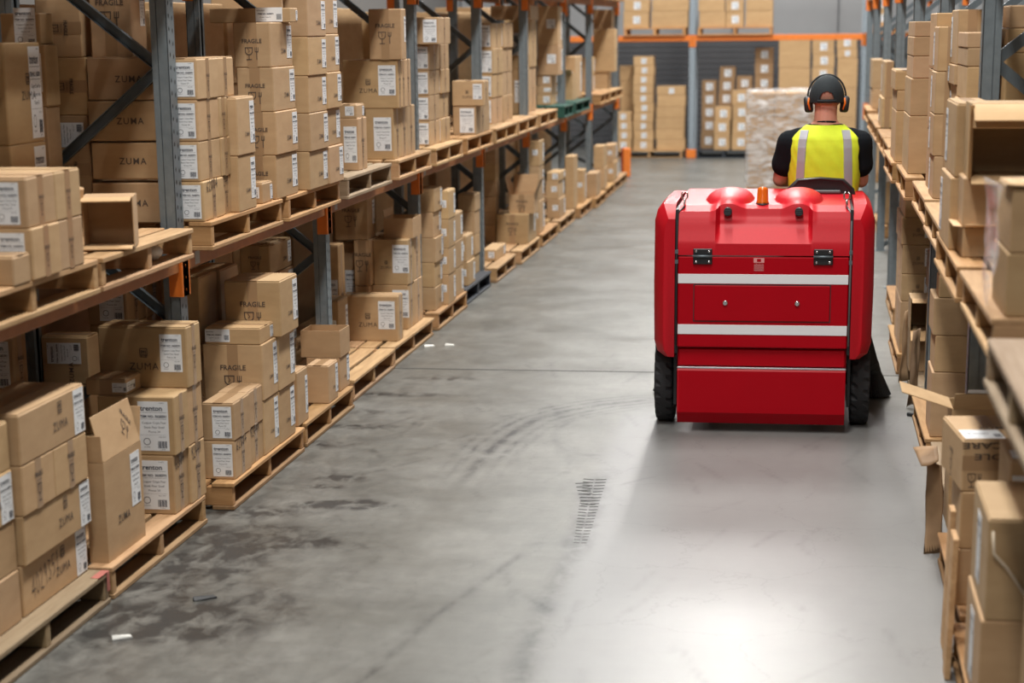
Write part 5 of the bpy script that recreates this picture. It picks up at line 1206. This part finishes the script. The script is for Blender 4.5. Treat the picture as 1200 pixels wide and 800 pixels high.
# ------------------------------------------------------------------ the driver
PXc, PYc = 0.090, 10.74
def remesh(m, vox, sm=4):
    me = m.mesh('tmp', SKIN); o = bpy.data.objects.new('tmp', me); COL.objects.link(o)
    r = o.modifiers.new('r', 'REMESH'); r.mode = 'VOXEL'; r.voxel_size = vox; r.use_smooth_shade = True
    s = o.modifiers.new('s', 'SMOOTH'); s.factor = 0.5; s.iterations = sm
    dg = bpy.context.evaluated_depsgraph_get(); out = bpy.data.meshes.new_from_object(o.evaluated_get(dg))
    bpy.data.objects.remove(o); out.materials.clear(); out.polygons.foreach_set('use_smooth', [True] * len(out.polygons)); return out
def limb(m, pts, rad, n=14):
    """tapered limb: capsules laid end to end, blended later"""
    pts = [Vector(p) for p in pts]
    m.tube(pts, rad, n)
    for p, r in zip(pts, rad): m.ell(p, (r, r, r), n, 8)
def chain(p, q, n): return [Vector(p).lerp(Vector(q), k / n) for k in range(n + 1)]
dr = empty('person', (PXc, PYc, 0)); tag(dr, 'person in black cap, earmuffs and yellow vest driving the sweeper, seen from behind', 'person')
# torso sections: z, half width, back y, front y
TS = [(.90, .165, -.02, .20), (1.00, .158, -.045, .17), (1.10, .160, -.062, .155), (1.20, .168, -.074, .150), (1.30, .178, -.080, .150), (1.37, .183, -.076, .142), (1.42, .172, -.066, .122), (1.455, .130, -.048, .098), (1.485, .085, -.03, .078), (1.51, .060, -.012, .068)]
def torso(z):
    zz = [t[0] for t in TS]; return [np.interp(z, zz, [t[k] for t in TS]) for k in (1, 2, 3)]
def tpoint(z, th, off=0.0):
    hw, yb, yf = torso(z); cy, hy = (yb + yf) / 2, (yf - yb) / 2
    c, s = math.cos(th), math.sin(th); e = 0.78
    return Vector(((hw + off) * math.copysign(abs(s) ** e, s), cy - (hy + off) * math.copysign(abs(c) ** e, c), z))
def torso_rings(m, off, z0, z1_, n=40, k=26):
    m.rings([[tuple(tpoint(z, 2 * PI * i / n, off)) for i in range(n)] for z in np.linspace(z0, z1_, k)], 0, True, True)
m = MB(); torso_rings(m, 0, .90, 1.505)
SH = {-1: Vector((-.182, .04, 1.385)), 1: Vector((.180, .04, 1.385))}
EL = {-1: Vector((-.232, .105, 1.195)), 1: Vector((.196, .105, 1.190))}
WRI = {-1: Vector((-.105, .36, 1.185)), 1: Vector((.105, .36, 1.185))}
for s in (-1, 1):
    limb(m, chain(SH[s], EL[s], 4), [.050, .051, .050, .046, .043]); limb(m, chain(EL[s], WRI[s], 4), [.043, .046, .042, .034, .028])
    # legs
    hip = Vector((s * .10, .06, .97)); kn = Vector((s * .15, .50, .93)); an = Vector((s * .15, .66, .56))
    limb(m, chain(hip, kn, 4), [.09, .088, .08, .068, .06]); limb(m, chain(kn, an, 4), [.058, .06, .055, .044, .038])
# neck and head
limb(m, [(0, .022, 1.47), (0, .030, 1.53), (.002, .038, 1.585)], [.066, .061, .060])
m.ell((.004, .052, 1.648), (.077, .095, .096)); m.ell((.004, .072, 1.592), (.056, .066, .058))
m.ell((.004, .142, 1.615), (.014, .022, .020), 10, 8)                       # nose
for s in (-1, 1): m.ell((.004 + s * .076, .05, 1.625), (.012, .022, .034), 10, 8)   # ears
m.ell((.004, .130, 1.578), (.026, .012, .010), 10, 6); m.ell((.004, .128, 1.563), (.022, .011, .009), 10, 6)   # lips
# hands: palm, four unequal fingers curled round the rim, thumb
for s in (-1, 1):
    w_ = WRI[s]; fwd = Vector((-s * .35, .94, -.15)).normalized(); side = Vector((s * .94, .35, 0)).normalized(); dn = fwd.cross(side).normalized(); dn = dn if dn.z < 0 else -dn
    limb(m, [w_, w_ + fwd * .035, w_ + fwd * .075], [.027, .031, .030], 12)
    for k, (off, L) in enumerate(((-.030, .070), (-.010, .080), (.010, .074), (.029, .058))):
        b0 = w_ + fwd * .080 + side * off; limb(m, [b0, b0 + fwd * L * .42 + dn * .006, b0 + fwd * L * .62 + dn * L * .34, b0 + fwd * L * .40 + dn * L * .62], [.0105, .010, .009, .008], 8)
    t0 = w_ + fwd * .035 - side * .026; limb(m, [t0, t0 - side * .022 + fwd * .022 + dn * .012, t0 - side * .012 + fwd * .050 + dn * .026], [.012, .0105, .009], 8)
body = link('body', remesh(m, .0065, 3), dr); body.data.materials.append(SKIN)
# face details
for s in (-1, 1):
    e = MB().ell((.004 + s * .030, .131, 1.642), (.011, .008, .008), 12, 8).build('eye', plain('eye_white_%d' % s, (.8, .78, .75), .3), dr); MB().ell((.004 + s * .030, .138, 1.642), (.005, .003, .005), 10, 6).build('iris', plain('iris_%d' % s, (.08, .05, .03), .3), e)
    MB().tube([(.004 + s * .016, .140, 1.660), (.004 + s * .032, .138, 1.665), (.004 + s * .046, .128, 1.660)], .004, 6).build('eyebrow', HAIR, dr)
m = MB()
for k in range(0, 1): m.ell((.004, .052, 1.648), (.0785, .0965, .0975), 28, 12, 0, -.62, .2)
m.build('hair', plain('cropped_hair', (.40, .19, .135), .8), dr)
tr_ = MB()
for s in (-1, 1):
    hip = Vector((s * .10, .06, .965)); kn = Vector((s * .15, .50, .93)); an = Vector((s * .15, .655, .585))
    limb(tr_, chain(hip, kn, 4), [.102, .098, .088, .078, .070]); limb(tr_, chain(kn, an, 4), [.068, .068, .062, .054, .052])
torso_rings(tr_, .010, .90, 1.04, 40, 6)
o = link('trousers', remesh(tr_, .010, 3), dr); o.data.materials.append(TROUSER)
for s in (-1, 1):
    b = MB(); limb(b, [(s * .15, .65, .53), (s * .15, .70, .515), (s * .155, .80, .505)], [.042, .040, .034], 12); b.box(s * .15 - .04, s * .15 + .042, .61, .83, .471, .492); b.build('boot', DARK, dr)
# T-shirt with sleeves
m = MB(); torso_rings(m, .011, .98, 1.492)
for s in (-1, 1):
    d = (EL[s] - SH[s]).normalized(); e = SH[s].lerp(EL[s], .56)
    limb(m, chain(SH[s] + Vector((s * .004, 0, .004)), e, 5), [.070, .070, .069, .069, .071, .073]); m.ell(SH[s] + Vector((-s * .05, 0, .025)), (.075, .065, .062), 16, 10)
sh = link('shirt', remesh(m, .0075, 4), dr); sh.data.materials.append(CLOTH)
# high-visibility vest: panels offset from the torso, open at the arms
def vest_patch(m, th0, th1, z0f, z1f, off, n=30, k=30, thick=.004, mi=0):
    outer, inner = [], []
    for i in range(n + 1):
        th = th0 + (th1 - th0) * i / n; z0_, z1_ = z0f(th), z1f(th)
        outer.append([]); inner.append([])
        for j_ in range(k + 1):
            z = z0_ + (z1_ - z0_) * j_ / k; fold = .0028 * math.sin(th * 23 + z * 31) * math.sin(z * 17 + th * 5) * (1 - smooth((z - 1.36) / .1)); sag = .003 * math.sin(z * 60 + th * 9) * smooth((1.20 - z) / .12)
            outer[-1].append(tpoint(z, th, off + fold + sag)); inner[-1].append(tpoint(z, th, off - thick))
    o = len(m.v); N_ = (n + 1) * (k + 1); m.v += [tuple(p) for r_ in outer for p in r_] + [tuple(p) for r_ in inner for p in r_]
    q = lambda s, i, j_: o + s * N_ + i * (k + 1) + j_; f = []
    for i in range(n):
        for j_ in range(k): f += [(q(0, i, j_), q(0, i + 1, j_), q(0, i + 1, j_ + 1), q(0, i, j_ + 1)), (q(1, i, j_), q(1, i, j_ + 1), q(1, i + 1, j_ + 1), q(1, i + 1, j_))]
        f += [(q(0, i, 0), q(1, i, 0), q(1, i + 1, 0), q(0, i + 1, 0)), (q(0, i, k), q(0, i + 1, k), q(1, i + 1, k), q(1, i, k))]
    for j_ in range(k): f += [(q(0, 0, j_), q(0, 0, j_ + 1), q(1, 0, j_ + 1), q(1, 0, j_)), (q(0, n, j_), q(1, n, j_), q(1, n, j_ + 1), q(0, n, j_ + 1))]
    m.f += f; m.m += [mi] * len(f); m.sm += [True] * len(f)
def xlim(z):   # half width of the back panel at height z (arm holes cut in)
    return np.interp(z, [.98, 1.18, 1.25, 1.32, 1.40, 1.47], [1.9, 1.9, 1.22, 1.02, 1.0, 1.25])
m = MB()
def vest_panel(m, off, front):
    n, k = 40, 36; zs = np.linspace(1.0, 1.487, k + 1); outer, inner = [], []
    for i in range(n + 1):
        outer.append([]); inner.append([])
        for z in zs:
            lim = min(PI / 2 + .02, xlim(z)) ; th = -lim + 2 * lim * i / n
            fold = .0026 * math.sin(th * 13 + z * 31) * math.sin(z * 27 + th * 5) * (1 - smooth((z - 1.38) / .1)); sag = .003 * math.sin(z * 60 + th * 9) * smooth((1.22 - z) / .12)
            base = PI if front else 0
            outer[-1].append(tpoint(z, base + th, off + fold + sag)); inner[-1].append(tpoint(z, base + th, off - .005))
    o = len(m.v); N_ = (n + 1) * (k + 1); m.v += [tuple(p) for r_ in outer for p in r_] + [tuple(p) for r_ in inner for p in r_]
    q = lambda s, i, j_: o + s * N_ + i * (k + 1) + j_; f = []
    for i in range(n):
        for j_ in range(k): f += [(q(0, i, j_), q(0, i + 1, j_), q(0, i + 1, j_ + 1), q(0, i, j_ + 1)), (q(1, i, j_), q(1, i, j_ + 1), q(1, i + 1, j_ + 1), q(1, i + 1, j_))]
        f += [(q(0, i, 0), q(1, i, 0), q(1, i + 1, 0), q(0, i + 1, 0)), (q(0, i, k), q(0, i + 1, k), q(1, i + 1, k), q(1, i, k))]
    for j_ in range(k): f += [(q(0, 0, j_), q(0, 0, j_ + 1), q(1, 0, j_ + 1), q(1, 0, j_)), (q(0, n, j_), q(1, n, j_), q(1, n, j_ + 1), q(0, n, j_ + 1))]
    m.f += f; m.m += [0] * len(f); m.sm += [True] * len(f)
vest_panel(m, .021, False); vest_panel(m, .021, True)
vest = m.build('vest', HIVIS, dr)
def th_for_x(x, z):
    hw = torso(z)[0] + .022; return math.asin(max(-1, min(1, math.copysign(min(1, (abs(x) / hw)) ** (1 / .78), x))))
for s in (-1, 1):
    m = MB(); zs = np.linspace(1.02, 1.462, 40); rowsO, rowsI = [], []
    for z in zs:
        xc = s * np.interp(z, [1.0, 1.23, 1.40, 1.47], [.128, .124, .117, .104]); rowsO.append([tpoint(z, th_for_x(xc + dx_ * .020, z), .0265) for dx_ in (-1, -.5, 0, .5, 1)]); rowsI.append([tpoint(z, th_for_x(xc + dx_ * .020, z), .019) for dx_ in (-1, -.5, 0, .5, 1)])
    m.rings([[tuple(p) for p in a + b_[::-1]] for a, b_ in zip(rowsO, rowsI)], 0, True, False); m.build('reflective_strip', SILVER, vest)
m = MB(); m.tube([(.058 * math.sin(t) + .002, .026 - .060 * math.cos(t), 1.497 + .008 * math.cos(t)) for t in [2 * PI * k / 24 for k in range(25)]], .006, 8, cap=False); m.build('collar', CLOTH, dr)
# cap with rear opening and strap
m = MB(); nu, nv = 120, 40; HC = Vector((.004, .052, 1.632)); CR = (.0935, .108, .113)
grid = lambda off: [[(HC.x + (CR[0] + off) * math.cos(a) * math.sin(t), HC.y - (CR[1] + off) * math.cos(a) * math.cos(t), HC.z + (CR[2] + off) * math.sin(a) - .012 * (1 - math.sin(max(a, 0)))) for t in [2 * PI * k / nu for k in range(nu)]] for a in [(-.16 + (PI / 2 - .03 + .16) * j_ / nv) for j_ in range(nv + 1)]]
for off in (0, -.003):
    gr = grid(off); o_ = len(m.v); m.v += [p for r_ in gr for p in r_]
    for j_ in range(nv):
        for k in range(nu):
            tm = (k + .5) * 2 * PI / nu; tm = tm - 2 * PI if tm > PI else tm; am = -.16 + (PI / 2 + .13) * (j_ + .5) / nv
            if am > .0 and (tm / .44) ** 2 + (am / .34) ** 2 < 1: continue
            k2 = (k + 1) % nu; m.add([], [], 0); m.f.append((o_ + j_ * nu + k, o_ + j_ * nu + k2, o_ + (j_ + 1) * nu + k2, o_ + (j_ + 1) * nu + k)); m.m.append(0); m.sm.append(True)
    m.f.append(tuple(o_ + nv * nu + k for k in range(nu))); m.m.append(0); m.sm.append(True)
cap = m.build('cap', CAPM, dr)
m = MB(); v = []
for i in range(13):
    t = -1.0 + 2.0 * i / 12; 
    for rr_, zz in ((.098, 1.622), (.098 + .075 * math.cos(t * .9), 1.622 - .012)): v.append((HC.x + (.080 if rr_ < .1 else .084) * math.sin(t), HC.y + rr_ * (math.cos(t) if rr_ < .1 else 1) , zz))
m.add(v + [(x, y, z - .004) for x, y, z in v], [(2 * i, 2 * i + 1, 2 * i + 3, 2 * i + 2) for i in range(12)] + [(26 + 2 * i, 26 + 2 * i + 2, 26 + 2 * i + 3, 26 + 2 * i + 1) for i in range(12)], 0, True); m.build('cap_brim', CAPM, cap)
m = MB(); m.tube([(HC.x + .0900 * math.sin(t), HC.y - .1045 * math.cos(t), 1.612) for t in np.linspace(-.55, .55, 13)], .0075, 8); m.build('cap_strap', CAPM, cap)
# earmuffs
em = empty('earmuffs', (.004, .05, 1.62)); em.parent = dr
m = MB(); m.tube([(.100 * math.cos(t), .012, .010 + .117 * math.sin(t)) for t in np.linspace(0.02, PI - .02, 26)], .005, 8); m.build('headband', DARK, em)
for s in (-1, 1):
    m = MB(); R = []
    for x, f in ((.074, .80), (.080, 1.0), (.106, 1.0), (.115, .92), (.121, .70)):
        R.append([(s * x - s * .0 + s * -.03 * .0, .006 + .030 * f * math.cos(t), -.018 + .044 * f * math.sin(t)) for t in [2 * PI * k / 24 for k in range(24)]])
    m.rings(R if s > 0 else [r_[::-1] for r_ in R], 0, True, True); cup = m.build('ear_cup', DARK, em); cup.rotation_euler = (0, s * .10, 0)
    m = MB()
    m.tube([(s * .092, -.0225, .016), (s * .0985, -.0235, -.012), (s * .091, -.0235, -.046)], [.0045, .0055, .0035], 8); m.build('orange_strip', ORANGEP, cup)
print('objects', len(bpy.data.objects))
